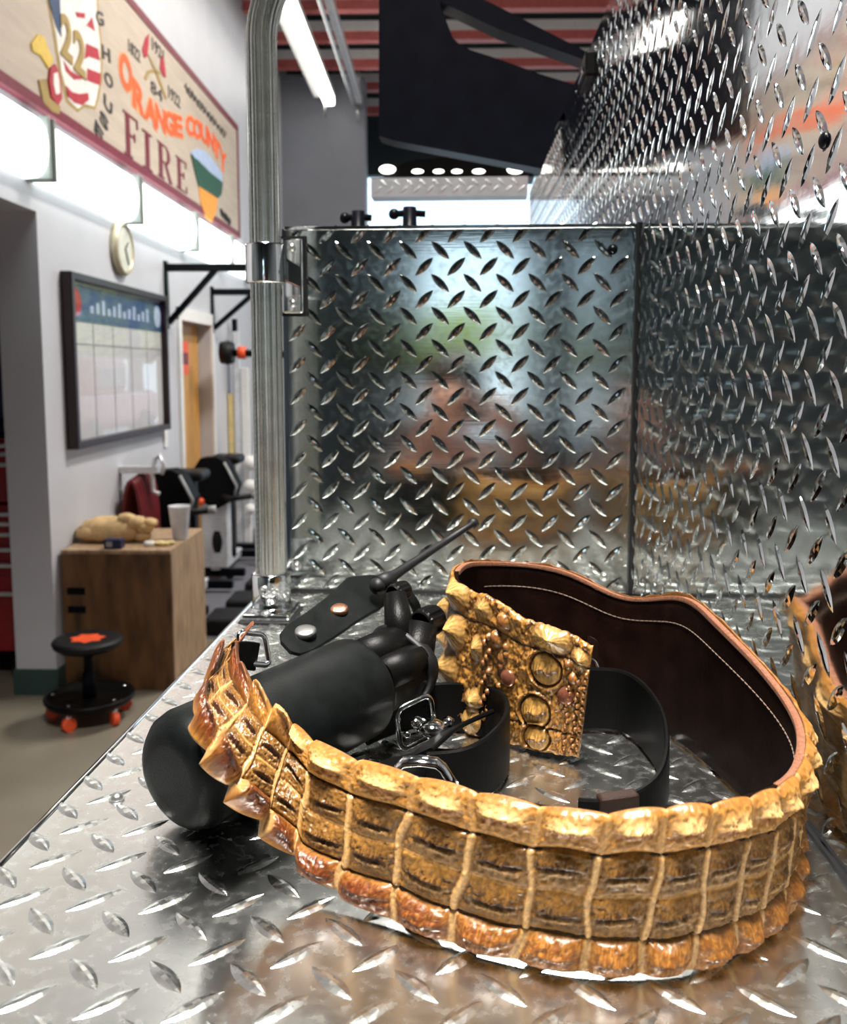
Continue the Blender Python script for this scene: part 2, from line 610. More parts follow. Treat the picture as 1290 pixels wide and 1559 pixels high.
# folded lips, seams and the red body that carries the deck
b = MB()
b.tube([(XL + 0.001, YD0, DECK - 0.002), (XL + 0.001, PY, DECK - 0.002)], 0.0032, 10)
b.box((XL - 0.002, YD0, DECK - 0.09), (XL + 0.002, PY + 0.3, DECK - 0.002))
b.build('deck_lip', M['chrome'], engine)
b = MB()
b.box((xp0, PY - 0.003, PTOP - 0.004), (XR - 0.004, PY + 0.03, PTOP + 0.001), bev=0.0012)
b.box((xp0 - 0.003, PY - 0.001, DECK + 0.002), (xp0 + 0.002, PY + 0.03, PTOP - 0.002))
b.build('panel_flange', M['chrome'], engine)
b = MB()
b.box((XR - 0.0035, PY - 0.005, DECK + 0.002), (XR + 0.002, PY + 0.004, PTOP + 0.002))
b.box((xp0, PY - 0.0025, DECK), (XR, PY + 0.004, DECK + 0.0045))
b.prism([(xr(SY0) - 0.003, SY0, DECK), (xr(SY0) + 0.004, SY0, DECK), (xr(PY) + 0.004, PY, DECK), (xr(PY) - 0.003, PY, DECK)], (0, 0, 0.0032))
b.build('seam_gasket', M['black_rubber'], engine)
b = MB()
b.prism([(xr(SY0) + 0.006, SY0, 0.55), (XR + 1.2, SY0, 0.55), (XR + 1.2, SY1, 0.55), (xr(SY1) + 0.006, SY1, 0.55)], (0, 0, STOP - 0.552))
b.box((XL + 0.01, YD0 + 0.01, 0.55), (xr(SY1), SY1, DECK - 0.006))
b.build('body_shell', M['red_enamel'], engine)


def bolt(p, n, r, material, name='bolt'):
    mb = MB()
    mb.lathe([(r, -0.001), (r, 0.0015), (r * 0.85, 0.003), (r * 0.4, 0.0042), (0.0001, 0.0045)], p, n, 14)
    mb.lathe([(r * 1.25, -0.001), (r * 1.25, 0.001)], p, n, 14)
    return mb.build(name, material, engine)


for (px, py) in ((933, 380), (920, 878)):
    bolt(on_y(px, py, PY) + Vector((0, -0.001, 0)), (0, -1, 0), 0.005, M['black_metal' if py < 500 else 'steel'])
bolt(on_x(1261, 214, xr(0.5)) + Vector((-0.001, 0, 0)), (-1, 0, 0), 0.0052, M['black_metal'])
bolt(on_x(836, 268, xr(2.2)) + Vector((-0.001, 0, 0)), (-1, 0, 0), 0.008, M['black_metal'])
bolt(on_z(178, 1217, DECK), (0, 0, 1), 0.0042, M['steel'])
bolt(on_y(447, 862, PY) + Vector((0.004, -0.001, 0)), (0, -1, 0), 0.005, M['steel'])
# latch on the side plate's top edge
p = on_x(905, 108, xr(1.4))
b = MB()
b.box((xr(p.y) - 0.016, p.y - 0.05, p.z - 0.022), (xr(p.y) + 0.002, p.y + 0.05, p.z + 0.018), bev=0.004)
lt = b.build('latch', M['black_plastic'], engine)
MB().box((xr(p.y) - 0.02, p.y - 0.03, p.z - 0.012), (xr(p.y) - 0.015, p.y + 0.03, p.z - 0.002), bev=0.002).build('latch_tongue', M['chrome'], lt)

# grab rail with fluted, knurled tube
pb = on_z(414, 938, DECK)
PX, PYY = pb.x, pb.y
RR = 0.0168
zb, zt = DECK + 0.02, 1.955
path = [Vector((PX, PYY, z)) for z in np.arange(zb, zt, 0.0035)]
for a in np.linspace(0, math.pi / 2, 30):
    path.append(Vector((PX + 0.12 * (1 - math.cos(a)), PYY, zt + 0.12 * math.sin(a))))
path += [Vector((PX + 0.12 + s, PYY, zt + 0.12)) for s in (0.05, 0.4)]
NK = 160
vs, fs, uvs = [], [], []
lenacc = 0
for i, c in enumerate(path):
    t = (path[min(i + 1, len(path) - 1)] - path[max(i - 1, 0)]).normalized()
    u = Vector((0, -1, 0))
    w = t.cross(u)
    if i:
        lenacc += (path[i] - path[i - 1]).length
    for k in range(NK):
        a = 2 * math.pi * k / NK
        fl = (a / (2 * math.pi) * 20) % 1.0
        rib = int(a / (2 * math.pi) * 20) % 2
        r = RR
        if fl < 0.14 or fl > 0.86:
            r -= 0.0019
        elif rib:
            r += 0.0006 * (1 if ((i + int(fl * 4)) % 2) else -1)
        vs.append((c + (u * math.cos(a) + w * math.sin(a)) * r)[:])
for i in range(len(path) - 1):
    for k in range(NK):
        fs.append((i * NK + k, i * NK + (k + 1) % NK, (i + 1) * NK + (k + 1) % NK, (i + 1) * NK + k))
rail = make_obj('grab_rail', vs, fs, M['knurl'], engine, True)
rail['label'] = 'fluted knurled chrome grab rail post'
b = MB()
b.lathe([(0.0225, 0.012), (0.0225, 0.050), (0.0215, 0.0525), (0.0175, 0.0525)], (PX, PYY, DECK), (0, 0, 1), 40)
b.lathe([(0.0255, 0.008), (0.024, 0.012), (0.0225, 0.014)], (PX, PYY, DECK), (0, 0, 1), 40)
b.build('rail_socket', M['chrome'], rail)
b = MB()
b.box((PX - 0.028, PYY - 0.034, DECK + 0.0014), (PX + 0.028, PYY + 0.034, DECK + 0.010), bev=0.003)
b.build('foot_plate', M['chrome'], rail)
MB().box((PX - 0.031, PYY - 0.037, DECK + 0.0003), (PX + 0.031, PYY + 0.037, DECK + 0.003), bev=0.001).build('foot_gasket', M['black_rubber'], rail)
for (dx, dy) in ((0, -0.028), (0.0, 0.028)):
    MB().lathe([(0.006, 0), (0.006, 0.002), (0.004, 0.0035), (0.0001, 0.004)], (PX + dx, PYY + dy, DECK + 0.010), (0, 0, 1), 14).build('screw', M['steel'], rail)
MB().lathe([(0.0055, 0), (0.0055, 0.003), (0.0028, 0.004), (0.0028, 0.002), (0.0001, 0.002)], (PX - 0.003, PYY - 0.022, DECK + 0.036), (-0.1, -1, 0), 14).build('screw', M['steel'], rail)
zc0, zc1 = on_y(409, 432, PYY).z, on_y(409, 372, PYY).z
b = MB()
b.lathe([(0.0172, zc0), (0.0215, zc0), (0.022, zc0 + 0.002), (0.022, zc1 - 0.002), (0.0215, zc1), (0.0172, zc1)], (PX, PYY, 0), (0, 0, 1), 40)
b.build('rail_clamp', M['chrome'], rail)
bx0, bx1 = on_y(437, 420, PY).x, on_y(464, 420, PY).x
zb0, zb1 = on_y(450, 478, PY).z, on_y(450, 364, PY).z
b = MB()
b.box((bx0 - 0.004, PY - 0.013, zb0), (bx1, PY - 0.0035, zb1), bev=0.003)
b.box((PX + 0.008, PYY, zc0 + 0.008), (bx0 + 0.012, PY - 0.008, zc1 - 0.008), bev=0.003)
b.build('rail_bracket', M['chrome'], rail)
MB().box((bx0 - 0.006, PY - 0.0045, zb0 - 0.003), (bx1 + 0.003, PY - 0.0005, zb1 + 0.003)).build('bracket_gasket', M['black_rubber'], rail)
for zz in (zb0 + 0.012, zb1 - 0.012):
    MB().lathe([(0.005, 0), (0.005, 0.003), (0.0001, 0.004)], ((bx0 + bx1) / 2 - 0.002, PY - 0.013, zz), (0, -1, 0), 14).build('screw', M['steel'], rail)

# black hinged cover panel over the hose bed, carried by the side plate
YC = 2.0
b = MB()
outer = [(577, -60), (577, 207), (600, 214), (826, 257), (848, 190), (880, 130), (820, 112), (760, 90), (716, 76), (700, 68), (690, 58), (672, 12), (664, -60)]
pts = [on_y(x, y, YC) for (x, y) in outer]
b.prism(pts, (0, 0.06, 0))
bar = [on_y(x, y, YC) for (x, y) in ((660, -20), (672, 3), (760, 45), (890, 91), (900, 82), (700, -20))]
b.prism(bar, (0, 0.06, 0))
cov = b.build('cover_panel', M['black_metal'], engine)
cov['label'] = 'black raised cover panel with a long cut-out'
# tread plated cross beam with a light bar at the front end of the bed
YB = 2.88
p0, p1 = on_y(565, 300, YB), on_y(822, 268, YB)
beam = tread('cross_beam', (p0.x, YB, p0.z), (1, 0, 0), (0, 0, 1), (0, -1, 0), xr(YB) - p0.x - 0.006, p1.z - p0.z, (p0.x + 0.02, YB, p0.z + 0.02), M['beam'], engine, 0.08)
lb = MB()
q = [on_y(x, y, YB) for (x, y) in ((582, 267), (592, 258), (620, 243), (680, 236), (750, 236), (800, 250), (815, 267))]
lb.prism([v + Vector((0, 0.02, 0)) for v in q], (0, 0.12, 0))
lbar = lb.build('light_bar', M['black_plastic'], engine)
for (px, w) in ((636, 24), (668, 22), (696, 22), (729, 26)):
    c = on_y(px, 261, YB + 0.02)
    r = w / 2 * YB / FPX * 0.75
    MB().blob(c, (r, 0.012, r * 0.36), 16, 8).build('lamp', M['lamp_lit'], lbar)
for px in (785, 590):
    c = on_y(px, 258, YB + 0.01)
    MB().blob(c, (0.026, 0.02, 0.013), 16, 8).build('lamp', M['lamp_lit'], lbar)

# ------------------------------------------------------------------ crocodile belt


def nspline(t, y, tq):
    t = np.asarray(t, float)
    y = np.asarray(y, float)
    n = len(t)
    h = np.diff(t)
    A = np.zeros((n, n))
    A[0, 0] = A[-1, -1] = 1
    rhs = np.zeros((n, y.shape[1]))
    for i in range(1, n - 1):
        A[i, i - 1], A[i, i], A[i, i + 1] = h[i - 1], 2 * (h[i - 1] + h[i]), h[i]
        rhs[i] = 6 * ((y[i + 1] - y[i]) / h[i] - (y[i] - y[i - 1]) / h[i - 1])
    m = np.linalg.solve(A, rhs)
    k = np.clip(np.searchsorted(t, tq, side='right') - 1, 0, n - 2)
    hh = h[k][:, None]
    a = ((t[k + 1] - tq)[:, None]) / hh
    b = ((tq - t[k])[:, None]) / hh
    return a * y[k] + b * y[k + 1] + ((a ** 3 - a) * m[k] + (b ** 3 - b) * m[k + 1]) * hh ** 2 / 6


# stations: column, top pixel, bottom pixel, bottom height above deck, lean in y
ST = [
    (-6.0, (368, 962), (326, 1008), 0.094, 0.072),
    (-5.0, (360, 1003), (306, 1052), 0.092, 0.072),
    (-4.0, (371, 1034), (298, 1098), 0.088, 0.067),
    (-3.0, (392, 1062), (314, 1146), 0.078, 0.057),
    (-2.0, (418, 1087), (348, 1198), 0.060, 0.046),
    (-1.0, (448, 1109), (396, 1248), 0.038, 0.035),
    (0.0, (482, 1132), (452, 1302), 0.018, 0.024),
    (1.0, (551, 1160), (522, 1354), 0.007, 0.015),
    (2.0, (636, 1183), (601, 1396), 0.003, 0.009),
    (3.0, (730, 1207), (694, 1432), 0.002, 0.005),
    (4.0, (829, 1228), (791, 1457), 0.002, 0.002),
    (5.0, (922, 1238), (884, 1473), 0.002, 0.0),
    (6.0, (1013, 1230), (972, 1476), 0.002, 0.0),
    (7.0, (1083, 1224), (1043, 1470), 0.002, 0.0),
    (8.0, (1136, 1214), (1100, 1450), 0.002, 0.0),
    (9.0, (1178, 1200), (1143, 1424), 0.002, 0.0),
    (10.0, (1206, 1180), (1174, 1396), 0.002, 0.0),
    (11.0, (1220, 1152), (1191, 1358), 0.002, 0.0),
    (12.0, (1222, 1118), (1198, 1318), 0.002, 0.0),
    (13.0, (1206, 1076), (1185, 1270), 0.002, 0.0),
    (14.0, (1157, 1012), (1134, 1212), 0.002, 0.0),
    (15.0, (1092, 946), (1072, 1156), 0.002, 0.0),
    (16.2, (1034, 909), (1000, 1104), 0.002, 0.004),
    (17.6, (948, 908), (920, 1066), 0.002, 0.008),
    (18.8, (866, 872), (850, 1042), 0.002, 0.01),
    (20.0, (792, 858), (780, 1030), 0.002, 0.012),
    (21.0, (736, 856), (726, 1040), 0.002, 0.014),
    (21.7, (702, 862), (690, 1064), 0.002, 0.018),
    (22.3, (694, 880), (680, 1086), 0.002, 0.018),
    (23.0, (714, 898), (694, 1104), 0.002, 0.012),
    (24.0, (756, 918), (744, 1119), 0.002, 0.006),
    (25.0, (808, 945), (800, 1133), 0.003, 0.004),
    (26.0, (862, 964), (848, 1143), 0.004, 0.004),
    (26.9, (904, 988), (884, 1149), 0.005, 0.004),
]


Bs, Ts, Us = [], [], []
for (u, tp, bp, zb_, lean) in ST:
    B = on_z(*bp, DECK + 0.0015 + zb_)
    T = on_y(*tp, B.y + lean)
    Bs.append(B[:])
    Ts.append(T[:])
    Us.append(u)
Bs, Ts, Us = np.array(Bs), np.array(Ts), np.array(Us)
mid = (Bs + Ts) / 2
tt = np.concatenate([[0], np.cumsum(np.linalg.norm(np.diff(mid, axis=0), axis=1))])


def belt_base(uq):
    tq = np.interp(uq, Us, tt)
    B = nspline(tt, Bs, tq)
    T = nspline(tt, Ts, tq)
    return B, T


def belt_frame(uq):
    B, T = belt_base(uq)
    e = 1e-2
    B1, T1 = belt_base(np.clip(uq + e, Us[0], Us[-1]))
    B0, T0 = belt_base(np.clip(uq - e, Us[0], Us[-1]))
    return B, T, (B1 - B0), (T1 - T0)


def belt_points(uq, vq, off):
    """uq (n), vq (m) or (n,m), off scalar or (n,m): points (n,m,3)"""
    B, T, dB, dT = belt_frame(uq)
    V = vq if np.ndim(vq) == 2 else np.broadcast_to(vq, (len(uq), len(vq)))
    Vn = V[..., None]
    Pm = B[:, None] * (1 - Vn) + T[:, None] * Vn
    D = dB[:, None] * (1 - Vn) + dT[:, None] * Vn
    n = np.cross(D, np.broadcast_to((T - B)[:, None], D.shape))
    n /= np.linalg.norm(n, axis=-1, keepdims=True) + 1e-12
    o = off[..., None] if np.ndim(off) == 2 else off
    return Pm + n * o


def slab(name, outer, inner, material, parent, smooth=True, col=None, colin=None, uv=None):
    n, m = outer.shape[:2]
    vs = np.vstack([outer.reshape(-1, 3), inner.reshape(-1, 3)])
    fs = []
    N = n * m
    I = np.arange(N).reshape(n, m)
    a = np.stack([I[:-1, :-1], I[1:, :-1], I[1:, 1:], I[:-1, 1:]], -1).reshape(-1, 4)
    fs += a.tolist()
    fs += (a[:, ::-1] + N).tolist()
    for k in range(n - 1):
        fs.append((I[k, 0], I[k, 0] + N, I[k + 1, 0] + N, I[k + 1, 0]))
        fs.append((I[k, -1], I[k + 1, -1], I[k + 1, -1] + N, I[k, -1] + N))
    for k in range(m - 1):
        fs.append((I[0, k], I[0, k + 1], I[0, k + 1] + N, I[0, k] + N))
        fs.append((I[-1, k], I[-1, k] + N, I[-1, k + 1] + N, I[-1, k + 1]))
    fs = [tuple(int(q) for q in f) for f in fs]
    if col is not None:
        col = np.vstack([col.reshape(-1, 3), colin.reshape(-1, 3)])
    if uv is not None:
        uv = np.vstack([uv.reshape(-1, 2)] * 2)
    return make_obj(name, vs, fs, material, parent, smooth, col=col, uv=uv)


def sstep(a, b, x):
    t = np.clip((x - a) / (b - a), 0, 1)
    return t * t * (3 - 2 * t)


def vnoise(x, y, seed):
    def h(i, j):
        s = np.sin(i * 127.1 + j * 311.7 + seed * 74.7) * 43758.5453
        return s - np.floor(s)
    xi, yi = np.floor(x), np.floor(y)
    fx, fy = x - xi, y - yi
    fx, fy = fx * fx * (3 - 2 * fx), fy * fy * (3 - 2 * fy)
    return (h(xi, yi) * (1 - fx) + h(xi + 1, yi) * fx) * (1 - fy) + (h(xi, yi + 1) * (1 - fx) + h(xi + 1, yi + 1) * fx) * fy


def hsh(i, k):
    s = np.sin(i * 12.9898 + k * 78.233) * 43758.5453
    return s - np.floor(s)


PAD0 = 21.3
uq = np.concatenate([np.linspace(-6, 13, 19 * 40, endpoint=False), np.linspace(13, 20.6, 7 * 14, endpoint=False), np.linspace(20.6, 26.9, 360)])
vq = np.linspace(0, 1, 121)
UU, VV = np.meshgrid(uq, vq, indexing='ij')


def mix(a, b, t):
    return a * (1 - t[..., None]) + np.asarray(b) * t[..., None]


def hide_pattern(UU, VV):
    Uw = UU + 0.05 * np.sin(7.5 * VV + 2.1 * UU) + 0.02 * np.sin(19 * VV + UU * 5)
    ci = np.floor(Uw)
    x = 2 * (Uw - ci) - 1
    wob = 0.012 * np.sin(UU * 2.3) + 0.008 * np.sin(UU * 5.1 + 1)
    Vw = VV + wob * (VV * (1 - VV) * 4)
    rows = np.array([0, 0.23, 0.49, 0.745, 1.0])
    r = np.clip(np.searchsorted(rows, Vw.ravel(), side='right').reshape(Vw.shape) - 1, 0, 3)
    y = 2 * (Vw - rows[r]) / (rows[r + 1] - rows[r]) - 1
    y = np.clip(y, -1, 1)
    rv = hsh(ci, r)
    rv2 = hsh(ci + 3.3, r + 7)
    n1 = vnoise(UU * 14, VV * 40, 1)
    n2 = vnoise(UU * 40, VV * 110, 2)
    n3 = vnoise(UU * 4, VV * 9, 3)
    edge = np.maximum(np.abs(x), 0)
    tile = (1 - sstep(0.82, 0.95, np.abs(x))) * (1 - sstep(0.80, 0.97, np.abs(y)))
    seam = sstep(0.87, 0.94, np.abs(x))                       # pale soft ridge between columns
    div = sstep(0.90, 0.99, np.abs(y)) * ((r == 1) & (y > 0) | (r == 2) & (y < 0))
    left = 1 - sstep(-2.5, 1.5, UU)
    # keels
    y0 = 0.02 + 0.3 * (rv - 0.5)
    yk = y - y0 - 0.22 * (rv2 - 0.5) * x
    lens_ = np.clip(1 - (x / 0.80) ** 2, 0, 1)
    lens2 = np.clip(1 - ((x + 0.2 * (rv - 0.5)) / 0.66) ** 2, 0, 1)
    up = np.exp(-np.clip(yk, 0, 9) / 0.42)
    dn = np.exp(-np.clip(-yk, 0, 9) / 0.09)
    keel = lens_ * np.where(yk > 0, up, dn)
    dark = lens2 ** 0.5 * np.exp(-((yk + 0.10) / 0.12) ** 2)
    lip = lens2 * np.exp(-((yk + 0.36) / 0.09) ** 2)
    stroke = sstep(0.47, 0.60, vnoise(UU * 62, VV * 26, 21) * 0.65 + vnoise(UU * 130, VV * 120, 22) * 0.35)
    halo = np.exp(-((yk + 0.02) / 0.50) ** 2) * np.clip(1 - (x / 0.92) ** 2, 0, 1) ** 0.4
    top, bot = (r == 3), (r == 0)
    h = np.zeros_like(UU)
    dome = np.clip(1 - x ** 4, 0, 1) * np.clip(1 - y ** 4, 0, 1)
    domer = np.clip(1 - x ** 2, 0, 1) ** 0.7 * np.clip(1 - y ** 2, 0, 1) ** 0.7
    # fins on the far left lean toward one end of their cell
    skew = np.clip((1 - x) / 1.9, 0, 1) ** 0.8 * sstep(-1.0, -0.88, x)
    h += np.where(top, 0.0024 * dome + 0.0062 * keel + left * 0.0105 * skew * np.clip(1 - y ** 2, 0, 1) ** 0.7, 0)
    h += np.where(bot, 0.0020 * dome + 0.0045 * domer * (1 - 0.6 * left) + 0.0026 * keel + left * 0.0120 * skew * np.clip(1 - (y - 0.1) ** 2, 0, 1) ** 0.7, 0)
    h += np.where(~top & ~bot, 0.0016 * tile * (1 - 0.35 * y ** 2) + 0.0034 * keel - 0.0011 * dark + 0.0012 * lip, 0)
    h += 0.0016 * seam * (~top) * (~bot) + 0.0006 * seam
    h -= 0.0007 * np.exp(-((np.abs(x) - 0.83) / 0.035) ** 2) * (~top)
    h += 0.0006 * div
    h += 0.0008 * (n2 - 0.5) * tile + 0.0012 * (n1 - 0.5) * tile - 0.0006 * stroke * halo * tile
    # stitching grooves
    for vs_ in (0.23, 0.745):
        h -= 0.0012 * np.exp(-((Vw - vs_) / 0.010) ** 2)
    # pigment: gold dye, highlights painted pale on lips and crescents, dark antique dye left in the keel folds
    gold = np.array((0.36, 0.165, 0.032))
    pale = np.array((0.54, 0.33, 0.135))
    olive = np.array((0.115, 0.056, 0.013))
    brown = np.array((0.034, 0.0095, 0.003))
    red = np.array((0.085, 0.0135, 0.003))
    rust = np.array((0.185, 0.050, 0.008))
    c = np.ones(UU.shape + (3,)) * gold
    midr = ~top & ~bot
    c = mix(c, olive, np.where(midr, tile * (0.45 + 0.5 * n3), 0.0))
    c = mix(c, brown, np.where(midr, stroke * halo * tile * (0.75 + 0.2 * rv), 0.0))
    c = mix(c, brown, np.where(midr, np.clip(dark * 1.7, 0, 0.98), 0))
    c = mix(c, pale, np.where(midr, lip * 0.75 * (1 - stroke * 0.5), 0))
    # top row
    c = mix(c, pale, np.where(top, lens_ ** 0.5 * np.exp(-((yk - 0.22) / 0.34) ** 2), 0.0))
    c = mix(c, rust, np.where(top, 0.75 * lens_ ** 0.6 * np.exp(-((yk + 0.30) / 0.17) ** 2), 0))
    c = mix(c, brown, np.where(top, 0.9 * np.exp(-((yk + 0.12) / 0.06) ** 2) * lens2 ** 0.5, 0))
    c = mix(c, rust, np.where(top, 0.45 * sstep(0.5, 1.0, y) * (1 - seam), 0))
    # bottom row
    bd = np.where(bot, np.clip(domer * 1.5, 0, 1) * (0.35 + 0.60 * (1 - sstep(1.0, 6, UU))), 0)
    c = mix(c, rust, np.where(bot, 0.55 * tile, 0))
    c = mix(c, red, bd)
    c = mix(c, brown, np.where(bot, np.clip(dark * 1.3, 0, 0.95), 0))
    c = mix(c, gold * 1.15, np.where(bot, stroke * 0.55 * (0.3 + 0.7 * sstep(1, 5, UU)) * tile * (1 - dark), 0))
    c = mix(c, red * 1.2, np.where(top, left * 0.85 * sstep(-2.2, -3.6, UU) * np.ones_like(UU), 0))
    c = mix(c, pale * 0.85, seam * 0.8 * (1 - left * 0.3) * np.where(top, 0.4, 1.0))
    c = mix(c, brown, 0.55 * np.exp(-((np.abs(x) - 0.83) / 0.03) ** 2) * np.where(top, 0.4, 1.0) * n1)
    c = mix(c, pale * 0.8, div * 0.6)
    c = mix(c, np.array((0.02, 0.012, 0.008)), np.maximum(np.exp(-((Vw - 0.23) / 0.006) ** 2), np.exp(-((Vw - 0.745) / 0.006) ** 2)) * 0.9)
    c *= (0.8 + 0.4 * n2)[..., None]
    return h, c


H, Cc = hide_pattern(UU, VV)
# the wide end of the hide: bosses, spikes and small beads
pa = (UU - 22.2) / (26.9 - 22.2)
nP1, nP2, nP3 = vnoise(UU * 9, VV * 26, 5), vnoise(UU * 26, VV * 70, 6), vnoise(UU * 3, VV * 7, 8)
Hp = 0.0012 + 0.0024 * (nP1 - 0.5) + 0.0012 * (nP2 - 0.5)
Cp = np.ones(UU.shape + (3,)) * np.array((0.35, 0.165, 0.034))
Cp = mix(Cp, (0.24, 0.125, 0.028), sstep(0.35, 0.7, nP3) * 0.7)
Cp = mix(Cp, (0.06, 0.018, 0.005), sstep(0.52, 0.66, vnoise(UU * 18, VV * 55, 31) * 0.5 + nP2 * 0.5) * 0.8)
ASP = 1.55                                # pad length over width
feats = [  # a, v, radius, stretch, height, kind
    (0.72, 0.66, 0.125, 1.15, 0.0034, 'eye'), (0.67, 0.31, 0.125, 1.15, 0.0034, 'eye'), (0.69, 0.11, 0.10, 1.3, 0.002, 'eye'),
    (0.30, 0.62, 0.10, 0.7, 0.0045, 'spike'), (0.14, 0.68, 0.15, 0.9, 0.0075, 'spike'), (0.10, 0.40, 0.15, 0.9, 0.0075, 'spike'),
    (-0.03, 0.74, 0.11, 0.8, 0.0065, 'spike'), (-0.05, 0.50, 0.11, 0.8, 0.0065, 'spike'), (-0.05, 0.28, 0.11, 0.8, 0.0065, 'spike'),
    (0.10, 0.12, 0.15, 1.2, 0.006, 'spike'), (0.30, 0.25, 0.10, 0.9, 0.0045, 'spike'), (0.30, 0.10, 0.09, 1.2, 0.003, 'spike'),
    (0.12, 0.93, 0.13, 1.3, 0.006, 'spike'), (0.32, 0.90, 0.08, 1.3, 0.003, 'spike'), (0.46, 0.89, 0.06, 1.0, 0.003, 'bead'),
    (0.74, 0.91, 0.12, 1.7, 0.006, 'spike'), (0.93, 0.84, 0.10, 1.0, 0.004, 'spike'), (0.42, 0.74, 0.06, 0.9, 0.003, 'bead'),
    (0.86, 0.76, 0.045, 1.0, 0.003, 'bead'), (0.90, 0.66, 0.05, 1.2, 0.003, 'bead'), (0.46, 0.62, 0.045, 1.0, 0.002, 'bead'),
]
for k in range(13):
    feats.append((0.37 + 0.02 * math.sin(k * 2.1), 0.15 + 0.048 * k, 0.026, 1.0, 0.0024, 'bead'))
    feats.append((0.47 + 0.02 * math.sin(k * 1.7 + 1), 0.12 + 0.05 * k, 0.026, 1.0, 0.0022, 'bead'))
    feats.append((0.88 + 0.01 * math.sin(k * 1.3), 0.04 + 0.045 * k, 0.028, 1.0, 0.0026, 'bead'))
    feats.append((0.945 + 0.01 * math.sin(k * 1.9), 0.05 + 0.05 * k, 0.026, 1.0, 0.0024, 'bead'))
    feats.append((0.985, 0.02 + 0.06 * k, 0.026, 0.8, 0.0022, 'bead'))
for (a0, v0, rad, st, hh, kind) in feats:
    hh *= 1.6
    dx, dy = (pa - a0) * ASP / st, (VV - v0)
    rr = np.sqrt(dx * dx + dy * dy) / rad
    dm = np.clip(1 - rr ** 2, 0, 1)
    ang = np.arctan2(dy, dx)
    if kind == 'bead':
        Hp = np.maximum(Hp, Hp * (rr > 1) + (rr <= 1) * (0.0008 + hh * np.sqrt(dm)))
        Cp = mix(Cp, (0.20, 0.07, 0.022), np.where(rr < 0.75, 0.75, 0.0))
        Cp = mix(Cp, (0.05, 0.016, 0.006), np.exp(-((rr - 1.05) / 0.16) ** 2) * 0.55)
    elif kind == 'eye':
        yy = dy + 0.01 - 0.18 * dx + 0.012 * np.sin(dx * 60)
        lim = np.clip(1 - (dx / rad / 0.80) ** 2, 0, 1)
        ridge = np.where(yy > 0, np.exp(-yy / (0.45 * rad)), np.exp(yy / (0.09 * rad))) * lim
        rays2 = sstep(0.45, 0.8, 0.5 + 0.5 * np.sin(dx * 190 + 6 * nP1)) * np.clip(1 - np.abs(yy) / (0.8 * rad), 0, 1)
        Hp = np.where(rr < 1, 0.0010 + 0.0016 * dm ** 0.5 + 0.0042 * ridge - 0.0006 * rays2, Hp)
        Hp = Hp + 0.0024 * np.exp(-((rr - 1.20) / 0.09) ** 2) - 0.0022 * np.exp(-((rr - 1.03) / 0.06) ** 2)
        Cp = mix(Cp, (0.40, 0.22, 0.055), np.where(rr < 1, 0.85, 0))
        Cp = mix(Cp, (0.09, 0.028, 0.008), np.clip(1.6 * lim ** 0.5 * np.exp(-((yy + 0.10 * rad) / (0.13 * rad)) ** 2) + 0.55 * rays2 * (rr < 1) + np.exp(-((rr - 1.02) / 0.07) ** 2), 0, 0.93))
    else:
        ray_ = sstep(0.3, 0.8, 0.5 + 0.5 * np.sin(ang * 15 + 5 * nP1))
        Hp = np.where(rr < 1, np.maximum(Hp, 0.001 + hh * (1 - np.clip(rr, 0, 1)) ** 1.25 + 0.0004 * ray_ * dm), Hp)
        Cp = mix(Cp, (0.66, 0.40, 0.13), np.where(rr < 1, 0.8 * dm, 0))
        Cp = mix(Cp, (0.05, 0.014, 0.004), np.where((rr < 1), 0.85 * (dy < 0) * np.exp(-rr / 0.30) + 0.5 * ray_ * dm * (rr > 0.2), 0))
        Cp = mix(Cp, (0.07, 0.022, 0.008), np.exp(-((rr - 1.02) / 0.07) ** 2) * 0.6)
for vs_ in (0.20, 0.80):
    gl = vs_ + 0.03 * np.sin(UU * 2.7) * 0
    Hp = Hp - 0.0014 * np.exp(-((VV - gl) / 0.010) ** 2)
    Cp = mix(Cp, (0.02, 0.012, 0.008), np.exp(-((VV - gl) / 0.007) ** 2) * 0.9)
wp = sstep(PAD0 - 0.3, PAD0 + 0.2, UU)
H = H * (1 - wp) + Hp * wp
Cc = Cc * (1 - wp[..., None]) + Cp * wp[..., None]
# scalloped free edges
cell = np.abs(np.sin(np.pi * (UU + 0.05 * np.sin(2.1 * UU))))
leftk = 1 - sstep(-1.5, 2.5, UU)
saw = (1 - ((UU + 0.03) % 1.0))
botx = (0.02 + 0.01 * leftk) * cell ** 0.6 + 0.17 * leftk * saw * np.clip((1 - saw) / 0.08, 0, 1)
topx = 0.03 * cell ** 0.6 + 0.05 * leftk * saw * np.clip((1 - saw) / 0.08, 0, 1)
ragged = 0.02 * (vnoise(UU * 3.1, UU * 0, 11) - 0.4) + 0.012 * (vnoise(UU * 11, UU * 0, 12) - 0.5)
botx = botx * (1 - wp) + (0.02 + ragged) * wp
backm = sstep(11.5, 12.5, UU)
topx = topx * (1 - backm) + (0.015 + ragged + 0.02 * sstep(0.6, 0.95, vnoise(UU * 1.3, UU * 0, 15))) * backm
Vd = VV * (1 + topx + botx) - botx
edgefall = np.clip(np.minimum(VV, 1 - VV) / 0.03, 0, 1) ** 0.5
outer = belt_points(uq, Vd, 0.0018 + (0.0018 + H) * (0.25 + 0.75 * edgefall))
inner = belt_points(uq, Vd, np.full_like(UU, 0.0012))

